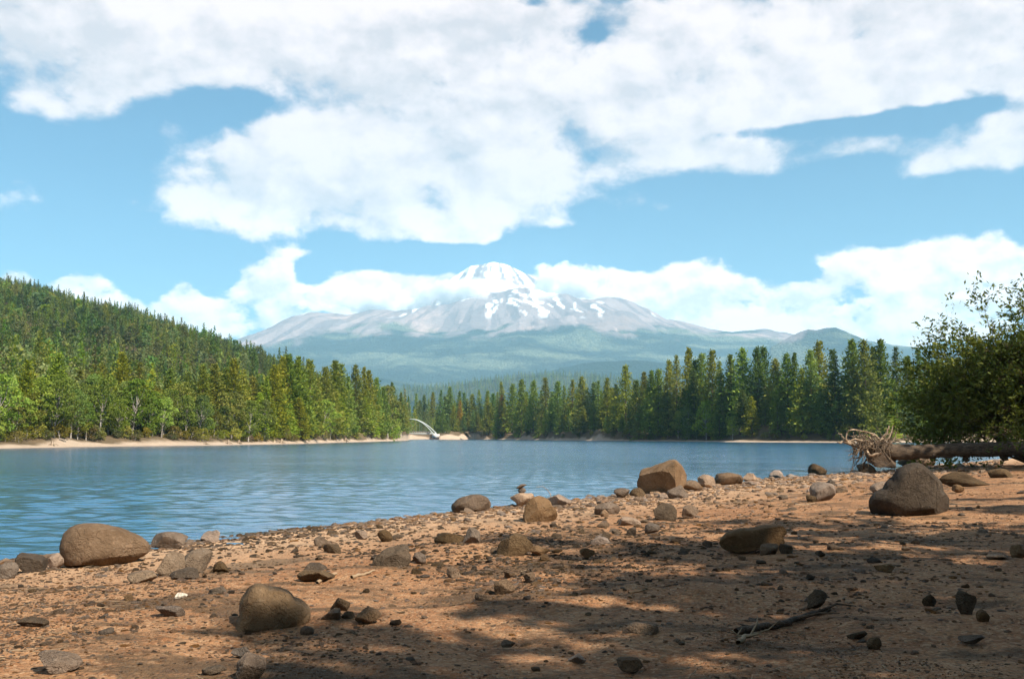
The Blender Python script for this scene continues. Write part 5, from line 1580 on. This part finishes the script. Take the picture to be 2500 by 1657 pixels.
# ------------------------------------------------------------------ cloud caught between summit and shoulder, and the blue air
def volume_cloud(name, px, py, wpx, hpx, r, depth, density, seed, label):
    a0, e0 = azel(px * DS, py * DS)
    s = r / (F_PX / DS)
    bm_v, bm_f = ico(3)
    V = np.array(bm_v)
    size = np.array([wpx * s / 2, depth / 2, hpx * s / 2])
    ob = link(name, quad_mesh(name, V * size, np.array(bm_f)))
    ob.location = (r * math.sin(a0), r * math.cos(a0), CAM_H + r * math.tan(e0))
    ob.rotation_euler = (0, 0, -a0)
    m = bpy.data.materials.new(name + '_vapour')
    m.use_nodes = True
    T = NT(m.node_tree)
    m.node_tree.nodes.remove(m.node_tree.nodes['Principled BSDF'])
    out = m.node_tree.nodes['Material Output']
    vol = T.n('ShaderNodeVolumePrincipled')
    vol.inputs['Color'].default_value = (1, 1, 1, 1)
    vol.inputs['Anisotropy'].default_value = -0.25
    co = obj_co(T)
    q = T.v('LENGTH', T.v('MULTIPLY', co, tuple(1.0 / k for k in size)))
    nz = T.noise(T.v('ADD', co, (seed * 977.0, 0, 0)), 1.0 / 300.0, 5, 0.6)
    d = T.m('ADD', T.m('SUBTRACT', 1.0, q), T.m('MULTIPLY', T.m('SUBTRACT', nz, 0.6), 2.8))
    T.l(T.m('MULTIPLY', T.step(d, 0.0, 0.35), density), vol.inputs['Density'])
    T.l(vol.outputs[0], out.inputs['Volume'])
    m.cycles.homogeneous_volume = False
    m.cycles.volume_step_rate = 0.25
    ob.data.materials.append(m)
    return tag(ob, label, 'cloud')

volume_cloud('cloud', 1110, 680, 350, 84, 16700, 1400, 0.013, 1, 'long low white cloud hiding the middle of the snowy peak')
volume_cloud('cloud', 900, 692, 340, 100, 16900, 1200, 0.010, 2, 'white cloud on the ridge left of the snowy peak')
volume_cloud('cloud', 1310, 655, 240, 110, 17000, 1300, 0.012, 3, 'puffy white cloud touching the right side of the snowy peak')

HAZE_DENSITY = 4.9e-5
hx, hy0, hy1, hz0, hz1 = 26000.0, -29000.0, 29000.0, -8.0, 3450.0
V = [(-hx, hy0, hz0), (hx, hy0, hz0), (hx, hy1, hz0), (-hx, hy1, hz0), (-hx, hy0, hz1), (hx, hy0, hz1), (hx, hy1, hz1), (-hx, hy1, hz1)]
Q = [(0, 3, 2, 1), (4, 5, 6, 7), (0, 1, 5, 4), (1, 2, 6, 5), (2, 3, 7, 6), (3, 0, 4, 7)]
hm = bpy.data.materials.new('haze_air')
hm.use_nodes = True
T = NT(hm.node_tree)
hm.node_tree.nodes.remove(hm.node_tree.nodes['Principled BSDF'])
vol = T.n('ShaderNodeVolumePrincipled')
vol.inputs['Color'].default_value = (0.46, 0.79, 1.0, 1)
vol.inputs['Density'].default_value = HAZE_DENSITY
vol.inputs['Anisotropy'].default_value = 0.0
T.l(vol.outputs[0], hm.node_tree.nodes['Material Output'].inputs['Volume'])
hm.cycles.homogeneous_volume = True
tag(link('haze', quad_mesh('haze', V, Q, hm)), kind='stuff')
